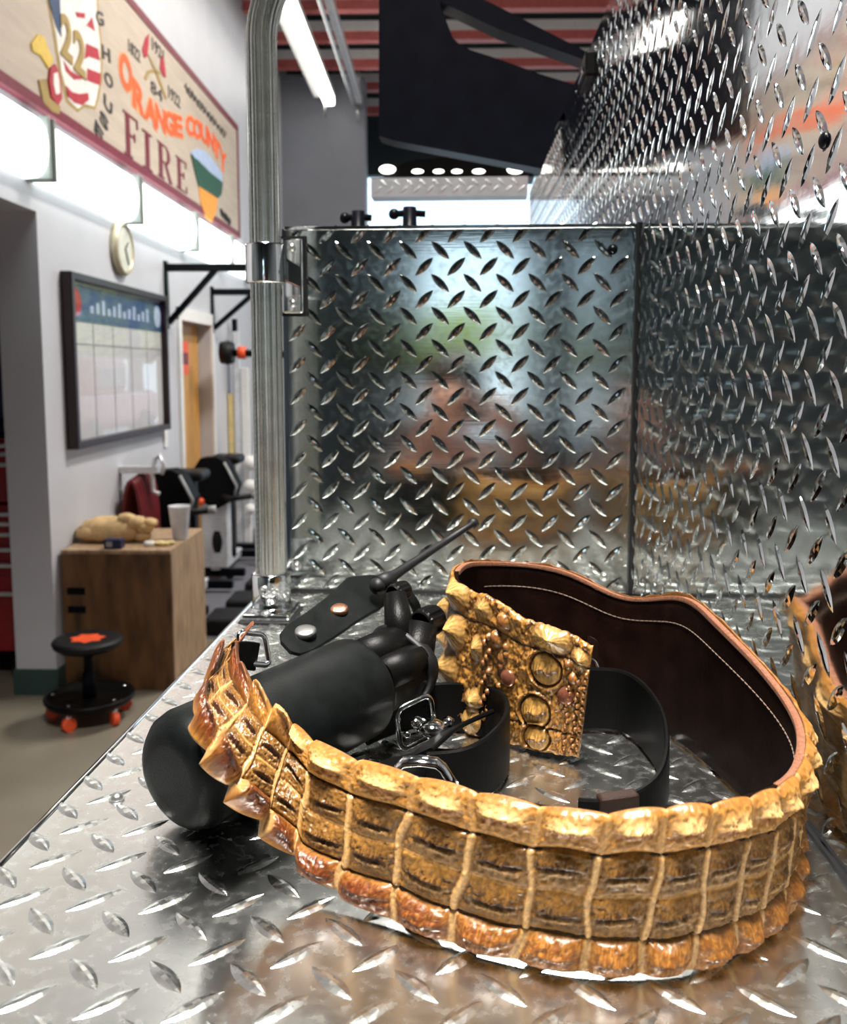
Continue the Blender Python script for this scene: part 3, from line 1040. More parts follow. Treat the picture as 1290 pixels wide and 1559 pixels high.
hm = mat('crocodile_hide', (0.5, 0.5, 0.5), 0.36, coat=0.16, bump=0.0, spec=0.42)
nt = hm.node_tree
bs = nt.nodes['Principled BSDF']
at = nt.nodes.new('ShaderNodeVertexColor')
at.layer_name = 'pigment'
uvn = nt.nodes.new('ShaderNodeUVMap')
uvn.uv_map = 'UVMap'
fn = nt.nodes.new('ShaderNodeTexNoise')
fn.inputs['Scale'].default_value = 420
fn.inputs['Detail'].default_value = 6
nt.links.new(uvn.outputs[0], fn.inputs['Vector'])
mr = nt.nodes.new('ShaderNodeMapRange')
mr.inputs['From Min'].default_value = 0.3
mr.inputs['From Max'].default_value = 0.7
mr.inputs['To Min'].default_value = 0.62
mr.inputs['To Max'].default_value = 1.22
nt.links.new(fn.outputs['Fac'], mr.inputs['Value'])
vm = nt.nodes.new('ShaderNodeVectorMath')
vm.operation = 'SCALE'
nt.links.new(at.outputs['Color'], vm.inputs[0])
nt.links.new(mr.outputs[0], vm.inputs['Scale'])
nt.links.new(vm.outputs[0], bs.inputs['Base Color'])
vo = nt.nodes.new('ShaderNodeTexVoronoi')
vo.feature = 'DISTANCE_TO_EDGE'
vo.inputs['Scale'].default_value = 260
nt.links.new(uvn.outputs[0], vo.inputs['Vector'])
bp = nt.nodes.new('ShaderNodeBump')
bp.inputs['Strength'].default_value = 0.55
bp.inputs['Distance'].default_value = 0.0006
nt.links.new(fn.outputs['Fac'], bp.inputs['Height'])
nt.links.new(bp.outputs[0], bs.inputs['Normal'])
bs.inputs['Coat Roughness'].default_value = 0.18
M['hide'] = hm

belt = thing('crocodile_belt', 'golden brown crocodile hide belt looped on its edge across the deck', 'belt', (0.05, 0.5, DECK + 0.0015))
tlen = np.interp(UU, Us, tt)
uvh = np.stack([tlen, VV * 0.085], -1)
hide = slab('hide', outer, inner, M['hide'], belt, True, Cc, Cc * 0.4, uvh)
# dark lining inside and the tan cut edge along the back run
ul = np.linspace(-6, 26.85, 400)
vl = np.linspace(0.0, 1.0, 12)
UL, VL = np.meshgrid(ul, vl, indexing='ij')
lin = slab('lining', belt_points(ul, vl, 0.0013), belt_points(ul, vl, -0.0022), M['lining'], belt)
lin['label'] = 'very dark brown smooth leather lining'
ue = np.concatenate([np.linspace(9.2, 22.0, 330)])
th = np.sin(np.linspace(0, math.pi, 330)) ** 0.2
ve = np.array([0.972, 0.985, 1.0, 1.006])
kt = sstep(9.2, 11.5, ue)[:, None] * np.ones((1, 4))
edg = slab('cut_edge', belt_points(ue, ve, 0.0004 + 0.0034 * kt), belt_points(ue, ve, -0.0024 - 0.0007 * kt), M['edge'], belt)
edg['label'] = 'reddish tan raw leather edge of the back run'


def stitches(name, vline, off, u0, u1, material, wob=True, step=0.0052):
    mb = MB()
    t0, t1 = np.interp([u0, u1], Us, tt)
    n = int((t1 - t0) / step)
    ts = np.linspace(t0, t1, n + 1)
    for k in range(n):
        a = np.interp([ts[k] + step * 0.06, ts[k] + step * 0.5, ts[k] + step * 0.90], tt, Us)
        V = np.full((3, 1), vline)
        if wob:
            for _ in range(3):
                w = 0.012 * np.sin(a * 2.3) + 0.008 * np.sin(a * 5.1 + 1)
                V = (vline - w[:, None] * (V * (1 - V) * 4))
        q = belt_points(a, V, np.array([[off - 0.0005], [off], [off - 0.0005]]) if off > 0 else np.array([[off + 0.0004], [off], [off + 0.0004]]))
        mb.tube([Vector(p[0]) for p in q], 0.00055, 5, cap=False)
    return mb.build(name, material, belt, fix=False)


stitches('stitching', 0.23, 0.0034, -5.8, 21.0, M['thread'])
stitches('stitching', 0.745, 0.0034, -5.8, 21.0, M['thread'])
stitches('stitching', 0.20, 0.0034, 21.6, 26.6, M['thread'], False)
stitches('stitching', 0.80, 0.0034, 21.6, 26.6, M['thread'], False)
stitches('lining_stitching', 0.80, -0.0026, 11.0, 21.0, M['pale_thread'], False)
for (a0, v0) in ((0.50, 0.50), (0.86, 0.50)):
    u0 = np.array([22.2 + 4.7 * a0])
    q0 = Vector(belt_points(u0, np.array([v0]), 0.003)[0, 0])
    q1 = Vector(belt_points(u0, np.array([v0]), 0.013)[0, 0])
    nn = (q1 - q0).normalized()
    r = 0.0072
    MB().lathe([(r, 0), (r, 0.0012), (r * 0.92, 0.003), (r * 0.7, 0.0045), (r * 0.35, 0.0054), (0.0001, 0.0057)], q0, nn, 28).build('rivet', M['brown_rivet'], belt)


def strap_mesh(pts, wdirs, width, thick, nres=60):
    """ribbon through pts (list of Vector) with width directions; returns MB"""
    pts = np.array([p[:] for p in pts])
    wd = np.array([Vector(w).normalized()[:] for w in wdirs])
    t = np.concatenate([[0], np.cumsum(np.linalg.norm(np.diff(pts, axis=0), axis=1))])
    tq = np.linspace(0, t[-1], nres)
    Pq = nspline(t, pts, tq)
    Wq = nspline(t, wd, tq)
    Wq /= np.linalg.norm(Wq, axis=1, keepdims=True)
    D = np.gradient(Pq, axis=0)
    N = np.cross(D, Wq)
    N /= np.linalg.norm(N, axis=1, keepdims=True)
    ws = width if hasattr(width, '__len__') else [width] * len(pts)
    wq = np.interp(tq, t, ws)
    mb = MB()
    prof = [(-0.5, -0.25), (-0.46, -0.5), (0.46, -0.5), (0.5, -0.25), (0.5, 0.25), (0.46, 0.5), (-0.46, 0.5), (-0.5, 0.25)]
    k = len(prof)
    vs = []
    for i in range(nres):
        for (a, b_) in prof:
            vs.append(Vector(Pq[i] + Wq[i] * a * wq[i] + N[i] * b_ * thick))
    fs = [(i * k + j, i * k + (j + 1) % k, (i + 1) * k + (j + 1) % k, (i + 1) * k + j) for i in range(nres - 1) for j in range(k)]
    fs += [list(range(k))[::-1], [(nres - 1) * k + j for j in range(k)]]
    mb.add(vs, fs, False)
    return mb


def px_at(px, py, y):
    return on_y(px, py, y)


# black billet strap that leaves the back of the wide end, stands on its edge and returns through a keeper
zc = DECK + 0.0015
bil = [on_z(800, 1118, zc + 0.0005), on_z(872, 1112, zc + 0.0005), on_z(935, 1112, zc + 0.0005), on_z(985, 1146, zc + 0.0005), on_z(1010, 1196, zc + 0.0005), on_z(1012, 1250, zc + 0.0005), on_z(985, 1292, zc + 0.0005), on_z(930, 1306, zc + 0.0005), on_z(880, 1300, zc + 0.0005)]
hts = [0.05, 0.05, 0.05, 0.05, 0.048, 0.045, 0.040, 0.036, 0.034]
mids = [p + Vector((0, 0, h / 2)) for p, h in zip(bil, hts)]
bs_ = strap_mesh(mids, [(0, 0.1, 1)] * len(mids), hts, 0.0035, 80).build('billet_strap', M['strap_leather'], belt)
bs_['label'] = 'plain black leather strap at the wide end'
# brown keeper loop round the strap end
kc = mids[-2] + Vector((0.004, 0.004, -0.001))
kd = (mids[-1] - mids[-3]).normalized()
MB().box((-0.012, -0.005, -0.021), (0.012, 0.005, 0.021), lambda x, y, z: kc + kd * x + Vector((kd.y, -kd.x, 0)) * y + Vector((0, 0, 1)) * z, bev=0.002).build('keeper', M['brown_leather'], bs_)


def buckle_ring(c, ex, ez, w, h, rad, flat=1.0):
    """rounded rectangle ring in the plane ex,ez"""
    c, ex, ez = Vector(c), Vector(ex).normalized(), Vector(ez).normalized()
    pts = []
    rc = min(w, h) * 0.22
    for (sx, sz, a0) in ((1, 1, 0), (-1, 1, 90), (-1, -1, 180), (1, -1, 270)):
        for k in range(6):
            a = R(a0 + 18 * k)
            pts.append(c + ex * (sx * (w / 2 - rc) + rc * math.cos(a)) + ez * (sz * (h / 2 - rc) + rc * math.sin(a)))
    return MB().tube(pts, rad, 10, closed=True, up=ex.cross(ez)[:])


tbp = [on_y(896, 984, 0.668), on_y(906, 990, 0.672), on_y(911, 1000, 0.676)]
strap_mesh(tbp, [(0.05, 0.05, 1)] * 3, 0.016, 0.003, 12).build('brown_tab', M['brown_leather'], belt)
# end ring at the belt's left end, on the lining side
e0 = on_y(386, 988, 0.63)
rg = buckle_ring(e0, (0.55, 0.6, -0.25), (-0.2, 0.25, 0.9), 0.024, 0.022, 0.0022)
rg.build('end_buckle', M['chrome'], belt)
tb = strap_mesh([on_y(352, 1000, 0.60), on_y(372, 998, 0.615), on_y(390, 1000, 0.63)], [(0.1, 0.5, 1)] * 3, 0.02, 0.003, 16)
tb.build('end_tab', M['strap_leather'], belt)

# ------------------------------------------------------------------ radio case and radio
C0 = on_z(306, 1162, DECK + 0.0395)
C1 = on_z(545, 1046, DECK + 0.047)
ax = (C1 - C0).normalized()
sidev = ax.cross(Vector((0, 0, 1))).normalized()
upv = sidev.cross(ax).normalized()
wv = (sidev * math.cos(R(24)) - upv * math.sin(R(24))).normalized()     # wide direction of the radio
tv = ax.cross(wv).normalized()
if tv.z < 0:
    tv = -tv
LEN = (C1 - C0).length


def loft(stations, n=40, smooth=True, power=2.0, wvv=None, tvv=None):
    """stations: (axial, half w, half t, offset w, offset t, power)"""
    wvv, tvv = wvv or wv, tvv or tv
    mb = MB()
    vs = []
    for (s, a, b_, ow, ot, pw_) in stations:
        for k in range(n):
            th_ = 2 * math.pi * k / n
            c_, s_ = math.cos(th_), math.sin(th_)
            xx = math.copysign(abs(c_) ** (2 / pw_), c_) * a + ow
            yy = math.copysign(abs(s_) ** (2 / pw_), s_) * b_ + ot
            vs.append(C0 + ax * s + wvv * xx + tvv * yy)
    m = len(stations)
    fs = [(i * n + k, i * n + (k + 1) % n, (i + 1) * n + (k + 1) % n, (i + 1) * n + k) for i in range(m - 1) for k in range(n)]
    mb.add(vs, fs, smooth)
    mb.add(vs[:n], [list(range(n))[::-1]])
    mb.add(vs[-n:], [list(range(n))])
    return mb


case = thing('radio_case', 'black leather radio case lying on the deck under the belt', 'radio case', (C0.x, C0.y, DECK + 0.0015))
rr0 = 0.0375
st_ = [(-0.024, 0.020, 0.020, 0, 0, 2.2), (-0.0235, 0.026, 0.026, 0, 0, 2.2), (-0.021, 0.0315, 0.0315, 0, 0, 2.2), (-0.016, 0.0355, 0.0355, 0, 0, 2.2), (-0.008, rr0, rr0, 0, 0, 2.2)]
st_ += [(s, rr0, rr0, 0, 0, 2.2) for s in np.linspace(0, LEN - 0.004, 8)]
st_ += [(LEN - 0.001, rr0 - 0.0006, rr0 - 0.0006, 0, 0, 2.2), (LEN, rr0 - 0.0015, rr0 - 0.0015, 0, 0, 2.2), (LEN - 0.0005, rr0 - 0.004, rr0 - 0.004, 0, 0, 2.2), (LEN - 0.03, rr0 - 0.005, rr0 - 0.005, 0, 0, 2.2)]
loft(st_, 64).build('barrel', M['black_leather'], case)
# flap strap with two snaps
fp = [on_y(435, 986, C0.y + 0.113), on_y(441, 982, C0.y + 0.117), on_y(456, 972, C0.y + 0.128), on_y(480, 957, C0.y + 0.146), on_y(517, 931, C0.y + 0.175), on_y(552, 905, C0.y + 0.205), on_y(583, 894, C0.y + 0.235), on_y(612, 898, C0.y + 0.250), on_y(634, 925, C0.y + 0.250), on_y(640, 958, C0.y + 0.240)]
fw = [(wv * 0.85 + upv * -0.15)] * 7 + [(wv * 0.4 - ax * 0.8), -ax, -ax]
flap = strap_mesh(fp, fw, [0.012, 0.024, 0.031, 0.032, 0.034, 0.042, 0.032, 0.014, 0.010, 0.010], 0.0034, 120).build('flap_strap', M['black_leather'], case)


def snap(px, py, y, r, material, name, lift=0.0018):
    c = on_y(px, py, y)
    n = (upv * 0.95 - ax * 0.28 - wv * 0.1).normalized()
    n = (Vector((0, -0.25, 1)) - wv * 0.0).normalized()
    return MB().lathe([(r, -0.002), (r, 0.0012), (r * 0.85, 0.0022), (r * 0.5, 0.0028), (0.0001, 0.003)], c + n * lift, n, 28).build(name, material, flap)


snap(465, 967, C0.y + 0.134, 0.0088, M['steel'], 'steel_snap', 0.003)
snap(516, 931, C0.y + 0.175, 0.0078, M['copper'], 'copper_snap', 0.002)

radio = thing('two_way_radio', 'black handheld radio with antenna and knobs seated in the leather case', 'radio', tuple(C1))
S = LEN
st_ = [(S - 0.028, 0.030, 0.0215, 0, 0.004, 3.2), (S + 0.01, 0.030, 0.0215, 0, 0.004, 3.2), (S + 0.045, 0.0295, 0.021, 0, 0.004, 3.2), (S + 0.060, 0.028, 0.0195, 0, 0.004, 3), (S + 0.064, 0.024, 0.016, 0, 0.004, 3), (S + 0.065, 0.018, 0.01, 0, 0.004, 3)]
body = loft(st_, 48)
body.build('housing', M['black_plastic'], radio)
# two rounded lobes on the face and a collar band
for (ow, rad_) in ((-0.008, 0.016), (0.014, 0.014)):
    q0 = C0 + ax * (S + 0.002) + wv * ow + tv * 0.018
    MB().tube([q0, q0 + ax * 0.03, q0 + ax * 0.047, q0 + ax * 0.05], [rad_, rad_, rad_ * 0.9, rad_ * 0.6], 24).build('lobe', M['black_plastic'], radio)
loft([(S + 0.046, 0.031, 0.0235, 0, 0.006, 2.6), (S + 0.047, 0.033, 0.0255, 0, 0.006, 2.6), (S + 0.056, 0.033, 0.0255, 0, 0.006, 2.6), (S + 0.057, 0.031, 0.0235, 0, 0.006, 2.6)], 40).build('collar_band', M['black_rubber'], radio)


def knob(c, r, hgt):
    mb = MB()
    n = 48
    vs, fs = [], []
    prof = [(0.8, 0.005), (0.9, 0.006), (1.0, 0.008), (1.0, hgt * 0.85), (0.93, hgt * 0.97), (0.7, hgt), (0.02, hgt)]
    for (q, h_) in prof:
        for k in range(n):
            a = 2 * math.pi * k / n
            rr_ = r * q * (1 - (0.07 if (k % 4) < 2 and 0.95 < q else 0))
            vs.append(c + ax * h_ + wv * math.cos(a) * rr_ + tv * math.sin(a) * rr_)
    for i in range(len(prof) - 1):
        for k in range(n):
            fs.append((i * n + k, i * n + (k + 1) % n, (i + 1) * n + (k + 1) % n, (i + 1) * n + k))
    mb.add(vs, fs, False)
    mb.build('knob', M['black_plastic'], radio)


kb = C0 + ax * (S + 0.064)
k1 = on_y(606, 902, kb.y + 0.012)
knob(k1 - ax * 0.012, 0.0085, 0.022)
MB().tube([C0 + ax * (S + 0.05) + tv * 0.012, k1 - ax * 0.004], [0.015, 0.0090], 24).build('knob_boss', M['black_plastic'], radio)
k2 = on_y(648, 948, kb.y)
knob(k2 - ax * 0.012, 0.0125, 0.026)
MB().tube([C0 + ax * (S + 0.045) + wv * 0.016, k2 - ax * 0.004], [0.017, 0.0126], 24).build('knob_boss', M['black_plastic'], radio)
a1 = on_y(600, 876, kb.y + 0.04)
a2 = on_y(719, 798, kb.y + 0.125)
a3 = on_y(724, 794, kb.y + 0.129)
dd = (a2 - a1)
a0 = a1 - dd.normalized() * 0.020
MB().blob(a0, (0.0078, 0.0095, 0.0078), 18, 12).build('antenna_base', M['black_rubber'], radio)
MB().tube([a0, a0 + (a1 - a0) * 0.6, a1, a1 + dd * 0.25, a1 + dd * 0.6, a2 - dd * 0.02, a2 - dd * 0.01, a3 - (a3 - a2) * 0.2, a3], [0.0085, 0.0070, 0.0046, 0.0038, 0.0033, 0.0031, 0.0050, 0.0050, 0.0030], 18).build('antenna', M['black_rubber'], radio)

# ------------------------------------------------------------------ black strap with two chrome buckles inside the loop
hz = zc
swb = [on_z(560, 1135, hz), on_z(600, 1118, hz), on_z(640, 1108, hz), on_z(700, 1112, hz), on_z(752, 1130, hz), on_z(772, 1165, hz), on_z(752, 1204, hz), on_z(706, 1226, hz), on_z(650, 1224, hz)]
strap = thing('buckled_strap', 'short black leather strap with two chrome buckles curled inside the belt loop', 'strap', (swb[4].x, swb[4].y, hz))
hh_ = [0.030, 0.032, 0.034, 0.038, 0.042, 0.044, 0.042, 0.038, 0.034]
sm = [p + Vector((0, 0, h / 2 + 0.0008)) for p, h in zip(swb, hh_)]
so = strap_mesh(sm, [(0, 0.15, 1)] * len(sm), hh_, 0.004, 80).build('band', M['strap_leather'], strap)
tf = strap_mesh([on_y(640, 1150, 0.60), on_y(668, 1125, 0.63), on_y(700, 1105, 0.66), on_y(735, 1090, 0.685)], [(0.55, -0.2, 0.35)] * 4, 0.022, 0.0035, 30)
tf.build('cross_band', M['strap_leather'], strap)
fl_ = [on_z(x, y, hz + 0.004) for (x, y) in ((525, 1196), (570, 1196), (620, 1190), (690, 1178), (740, 1168))]
strap_mesh(fl_, [(-0.3, 1, 0)] * 5, [0.04, 0.06, 0.08, 0.085, 0.06], 0.004, 40).build('shade_sheet', M['strap_leather'], strap)  # added dark sheet standing in for shade and strap inside the loop
b1 = buckle_ring(on_y(633, 1099, 0.655), (1, 0.65, 0.30), (-0.12, 0.1, 1), 0.030, 0.030, 0.0021).build('buckle', M['chrome'], strap)
cl = MB()
cc = on_y(658, 1108, 0.655)
cl.blob(cc, (0.012, 0.012, 0.0065), 16, 10)
for k in range(5):
    cl.blob(cc + Vector((0.006 * k - 0.012, 0.004 * math.sin(k * 2), 0.004 * math.cos(k * 1.7))), (0.0045, 0.005, 0.004), 10, 6, 0.1)
cl.tube([on_y(632, 1092, 0.655), on_y(650, 1100, 0.655), on_y(672, 1118, 0.65)], 0.0022, 8)
cl.build('clasp', M['chrome'], strap)
for (dx, dz) in ((605, 1095), (620, 1118)):
    MB().blob(on_y(dx, dz, 0.652), 0.0028, 10, 6).build('stud', M['chrome'], strap)
bb = MB()
pA = [on_y(x, y, 0.475) for (x, y) in ((603, 1180), (607, 1166), (616, 1160), (640, 1158), (664, 1161), (674, 1168), (684, 1184), (692, 1196))]
bb.tube(pA, 0.0042, 10, sx=0.6, sy=1.3)
pB = [p + Vector((0.004, 0.018, -0.022)) for p in pA]
bb.tube(pB, 0.003, 8)
bb.tube([pA[0], pB[0]], 0.003, 8)
bb.tube([pA[-1], pB[-1]], 0.003, 8)
bb.build('buckle', M['chrome'], strap)

# ------------------------------------------------------------------ building shell
ZC = 5.25
YE = 14.0
XRW = 5.2
YR = -8.0


def wpart(name, a, b, m, parent=None, bev=0.0):
    return MB().wbox(a, b, bev).build(name, m, parent)


struct(wpart('floor', (-9, YR - 14, -0.1), (14, YE + 14, 0.0), M['floor']))
OP0, OP1 = 2.6, pw(88, 1055)[0]          # alcove in the left wall
zo = pw(53, 321)[1]
dr0, dr1, drz = pw(276, 600)[0], pw(322, 600)[0], pw(300, 492)[1]
w = MB()
TH = 0.2
w.wbox((WALLX - TH, 0.6, 0), (WALLX, OP0, ZC))
w.wbox((WALLX - TH, OP0, zo), (WALLX, OP1, ZC))
w.wbox((WALLX - TH, OP1, 0), (WALLX, dr0, ZC))
w.wbox((WALLX - TH, dr0, drz), (WALLX, dr1, ZC))
w.wbox((WALLX - TH, dr1, 0), (WALLX, YE, ZC))
struct(w.build('wall_left', M['white_wall']))
struct(MB().wbox((WALLX - TH, YR, 0), (WALLX, 0.6, ZC)).build('wall_left_rear', M['rear_wall']))  # unseen stretch, coloured dark to darken the side plate's reflection
w = MB()
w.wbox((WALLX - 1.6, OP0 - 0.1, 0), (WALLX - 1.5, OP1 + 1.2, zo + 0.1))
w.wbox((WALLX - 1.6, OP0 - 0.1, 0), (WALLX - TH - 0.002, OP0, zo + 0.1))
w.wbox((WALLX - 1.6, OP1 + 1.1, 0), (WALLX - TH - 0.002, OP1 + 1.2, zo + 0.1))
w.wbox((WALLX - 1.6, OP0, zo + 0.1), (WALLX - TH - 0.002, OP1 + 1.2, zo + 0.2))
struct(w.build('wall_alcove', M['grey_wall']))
struct(MB().wbox((WALLX - TH - 0.01, OP1 - 0.012, 0), (WALLX + 0.012, OP1 + 0.06, 0.13)).wbox((WALLX, OP1 + 0.06, 0), (WALLX + 0.012, dr0 - 0.1, 0.13)).build('baseboard_left', M['teal_base']))
w = MB()
w.wbox((XRW, YR, 0), (XRW + 0.2, YE, ZC))
struct(w.build('wall_right', M['white_wall']))
w = MB()
px0 = pd(557, 300, 11.2)[0]
ztop = pd(500, 117, 11.2)[1]
w.wbox((WALLX, 11.2, 0), (px0, 11.5, ztop))
struct(w.build('wall_pier', M['grey_wall']))
w = MB()
zh = pd(700, 266, YE)[1]
w.wbox((WALLX - TH, YE, 0), (-1.1, YE + 0.2, ZC))
w.wbox((-1.1, YE, zh), (XRW, YE + 0.2, ZC))
w.wbox((4.4, YE, 0), (XRW, YE + 0.2, zh))
struct(w.build('wall_far', M['ceil']))
w = MB()
RX0, RX1, RZ1 = -0.90, 0.17, 3.0
w.wbox((WALLX - TH, YR - 0.2, 0), (RX0, YR, ZC))
w.wbox((RX1, YR - 0.2, 0), (XRW + 0.2, YR, ZC))
w.wbox((RX0, YR - 0.2, RZ1), (RX1, YR, ZC))
struct(w.build('wall_rear', M['rear_wall']))
struct(wpart('ceiling', (WALLX - TH, YR, ZC), (XRW + 0.2, YE + 0.2, ZC + 0.1), M['ceil']))
# salmon painted roof beams
for k, yy in enumerate((28, 72, 111, 144, 178)):
    zz = ZC - 0.17
    d = (zz - CAM.z) * FPX / (562 - yy)
    bm_ = MB()
    bm_.wbox((WALLX, d, ZC - 0.26), (XRW, d + 0.12, ZC - 0.17))
    o = struct(bm_.build('ceiling_beam', M['red_steel']))
    MB().wbox((WALLX, d - 0.01, ZC - 0.17), (XRW, d + 0.13, ZC - 0.07)).build('beam_lit_top', M['white_paint'], o)  # light on the beam's upper part, built in as white
    MB().wbox((WALLX, d + 0.03, ZC - 0.07), (XRW, d + 0.09, ZC - 0.001)).build('beam_web', M['ceil'], o)

# ------------------------------------------------------------------ lights of the bay
for k, (x, y, z, spread, pw_) in enumerate(UNSEEN_LAMPS):  # unseen lamps, placed to light the belt and the walls
    ld = bpy.data.lights.new('unseen_light', 'AREA')
    ld.shape = 'RECTANGLE'
    ld.size, ld.size_y = 0.5, 1.3
    ld.energy = LAMP_W * pw_
    ld.spread = R(spread)
    ld.color = (1.0, 0.95, 0.88)
    lo = bpy.data.objects.new('unseen_light', ld)
    COL.objects.link(lo)
    lo.location = (x, y, z - 0.15)
    fx = MB().wbox((x - 0.28, y - 0.68, z - 0.14), (x + 0.28, y + 0.68, z - 0.06), 0.01)
    f_ = tag(fx.build('unseen_lamp', M['white_paint']), 'unseen wide white lamp housing under the dark ceiling, ' + ('over the deck', 'beside the sign wall', 'far to the right')[k], 'lamp', None)
    MB().wbox((x - 0.02, y - 0.02, z - 0.07), (x + 0.02, y + 0.02, ZC)).build('hanger', M['steel'], f_)

# hanging fluorescent fixtures that run with the left wall
hzz = 3.05
for k, (pa_, pb_, lit) in enumerate((((502, 172), (420, 0), True), ((551, 178), (487, 0), False))):
    y1 = hzz * FPX / (562 - pa_[1])
    x1 = (pa_[0] - 671) / FPX * y1
    z1 = CAM.z + hzz
    y0_ = 4.2
    root = thing('hanging_light', 'long white fluorescent tube fixture hanging beside the grab rail, lit' if lit else 'thin unlit pale fixture hanging right of the lit tube light', 'ceiling light', W(x1, (y0_ + y1) / 2, z1))
    if lit:
        MB().wbox((x1 - 0.14, y0_, z1 + 0.05), (x1 + 0.10, y1, z1 + 0.12), 0.01).build('housing', M['white_paint'], root)
        MB().wbox((x1 - 0.02, y0_ + 0.02, z1 - 0.05), (x1 + 0.10, y1 - 0.02, z1 + 0.06), 0.02).build('tube', M['tube'], root)
    else:
        MB().wbox((x1 - 0.035, y0_, z1 + 0.02), (x1 + 0.035, y1, z1 + 0.12), 0.01).build('housing', M['pale_metal'], root)
        MB().tube([W(x1 - 0.07, y0_, z1 + 0.02), W(x1 - 0.07, y1, z1 + 0.02)], 0.018, 10).build('tube', M['pale_metal'], root)
    for yy in (y0_ + 0.4, y1 - 0.12):
        MB().tube([W(x1, yy, z1 + 0.1), W(x1, yy, ZC)], 0.012, 8).build('hanger', M['steel'], root)
    MB().tube([W(x1 - 0.02, y1 - 0.03, z1 + 0.03), W(x1 - 0.02, y1 - 0.01, z1 - 0.18)], 0.016, 8).build('pull_cord', M['steel'], root)

# wall mounted strip lights under the sign
zs0, zs1 = CAM.z + 0.443 * 1.89 + 0.02, CAM.z + 0.60 * 1.89
edges = [pw(x, 250)[0] for x in (-260, 42, 183, 274, 331, 369)]
desc = ['cut by the left edge of the photo', 'below the shield on the sign', 'below the word FIRE', 'below the green and orange emblem', 'farthest along, beside the grab rail']
for k in range(5):
    a, b_ = edges[k] + 0.02, edges[k + 1] - 0.02
    root = thing('strip_light', 'lit wraparound strip light on the wall, ' + desc[k], 'wall light', W(WALLX, (a + b_) / 2, zs0), 'strip lights under the sign')
    prof = []
    nP = 10
    pts0 = [W(WALLX, a + 0.03, zs0)]
    for i in range(nP + 1):
        an = math.pi * i / nP
        pts0.append(W(WALLX + 0.02 + 0.10 * math.sin(an) ** 0.6, a + 0.03, (zs0 + zs1) / 2 - (zs1 - zs0) / 2 * math.cos(an)))
    pts0.append(W(WALLX, a + 0.03, zs1))
    ex = W(0, b_ - a - 0.06, 0) - W(0, 0, 0)
    MB().prism(pts0, ex).build('lens', M['lens'], root)
    for (c0, c1) in ((a, a + 0.02), (b_ - 0.02, b_)):
        MB().wbox((WALLX + 0.001, c0, zs0 - 0.002), (WALLX + 0.121, c1, zs1 + 0.002), 0.006).build('end_cap', M['lens_end'], root)

# ------------------------------------------------------------------ wall sign
sa0, sa1 = 2.7, pw(357, 250)[0]
sz1, sz0 = pw(355, 192)[1], pw(357, 360)[1]
sign = thing('wall_sign', 'large cream painted FIRE sign with maroon border high on the left wall', 'sign', W(WALLX, (sa0 + sa1) / 2, sz0))
SX = WALLX + 0.035
MB().wbox((WALLX + 0.001, sa0, sz0), (SX, sa1, sz1)).build('board', M['cream'], sign)
bd = MB()
bw = 0.042
bd.wbox((WALLX + 0.001, sa0 - 0.01, sz0 - 0.01), (SX + 0.006, sa1 + 0.01, sz0 + bw))
bd.wbox((WALLX + 0.001, sa0 - 0.01, sz1 - bw), (SX + 0.006, sa1 + 0.01, sz1 + 0.01))
bd.wbox((WALLX + 0.001, sa1 - bw, sz0), (SX + 0.006, sa1 + 0.01, sz1))
bd.wbox((WALLX + 0.001, sa0 - 0.01, sz0), (SX + 0.006, sa0 + bw, sz1))
bd.build('border', M['maroon'], sign)


def text_mesh(s, bold=0.0):
    cu = bpy.data.curves.new('t', 'FONT')
    cu.body = s
    cu.size = 1
    cu.offset = bold
    o = bpy.data.objects.new('t', cu)
    COL.objects.link(o)
    dg = bpy.context.evaluated_depsgraph_get()
    me = bpy.data.meshes.new_from_object(o.evaluated_get(dg))
    vs = np.array([v.co[:] for v in me.vertices])
    fs = [tuple(p.vertices) for p in me.polygons]
    bpy.data.objects.remove(o)
    bpy.data.meshes.remove(me)
    return vs, fs


def put_text(name, s, a0, a1, z0, z1, x, m, parent, rot=0.0, bold=0.0, depth=0.004):
    vs, fs = text_mesh(s, bold)
    lo, hi = vs.min(0), vs.max(0)
    mb = MB()
    out = []
    for v in vs:
        fx, fy = (v[0] - lo[0]) / (hi[0] - lo[0] + 1e-9), (v[1] - lo[1]) / (hi[1] - lo[1] + 1e-9)
        u_, w_ = (fx - 0.5) * (a1 - a0), (fy - 0.5) * (z1 - z0)
        ca, sa = math.cos(rot), math.sin(rot)
        out.append((u_ * ca - w_ * sa + (a0 + a1) / 2, u_ * sa + w_ * ca + (z0 + z1) / 2))
    n = len(out)
    V = [W(x + depth, p[0], p[1]) for p in out] + [W(x - 0.001, p[0], p[1]) for p in out]
    ec = {}
    for f in fs:
        for i in range(len(f)):
            e = (f[i], f[(i + 1) % len(f)])
            ec[tuple(sorted(e))] = ec.get(tuple(sorted(e)), []) + [e]
    F = [f for f in fs]
    for k_, v_ in ec.items():
        if len(v_) == 1:
            i, j = v_[0]
            F.append((i, i + n, j + n, j))
    mb.add(V, F)
    return mb.build(name, m, parent, fix=False)


def letter(ch, cx, cy, w, h, m, parent, name='letter', rot=0.0, bold=0.0, depth=0.004, x=None):
    sl = (562 - cy) / (671 - cx)
    a0, z0 = pw(cx - w / 2, cy + h / 2 - sl * w / 2, SX)
    a1, z1 = pw(cx + w / 2, cy - h / 2 + sl * w / 2, SX)
    return put_text(name, ch, a0, a1, z0, z1, x or SX, m, parent, rot, bold, depth)


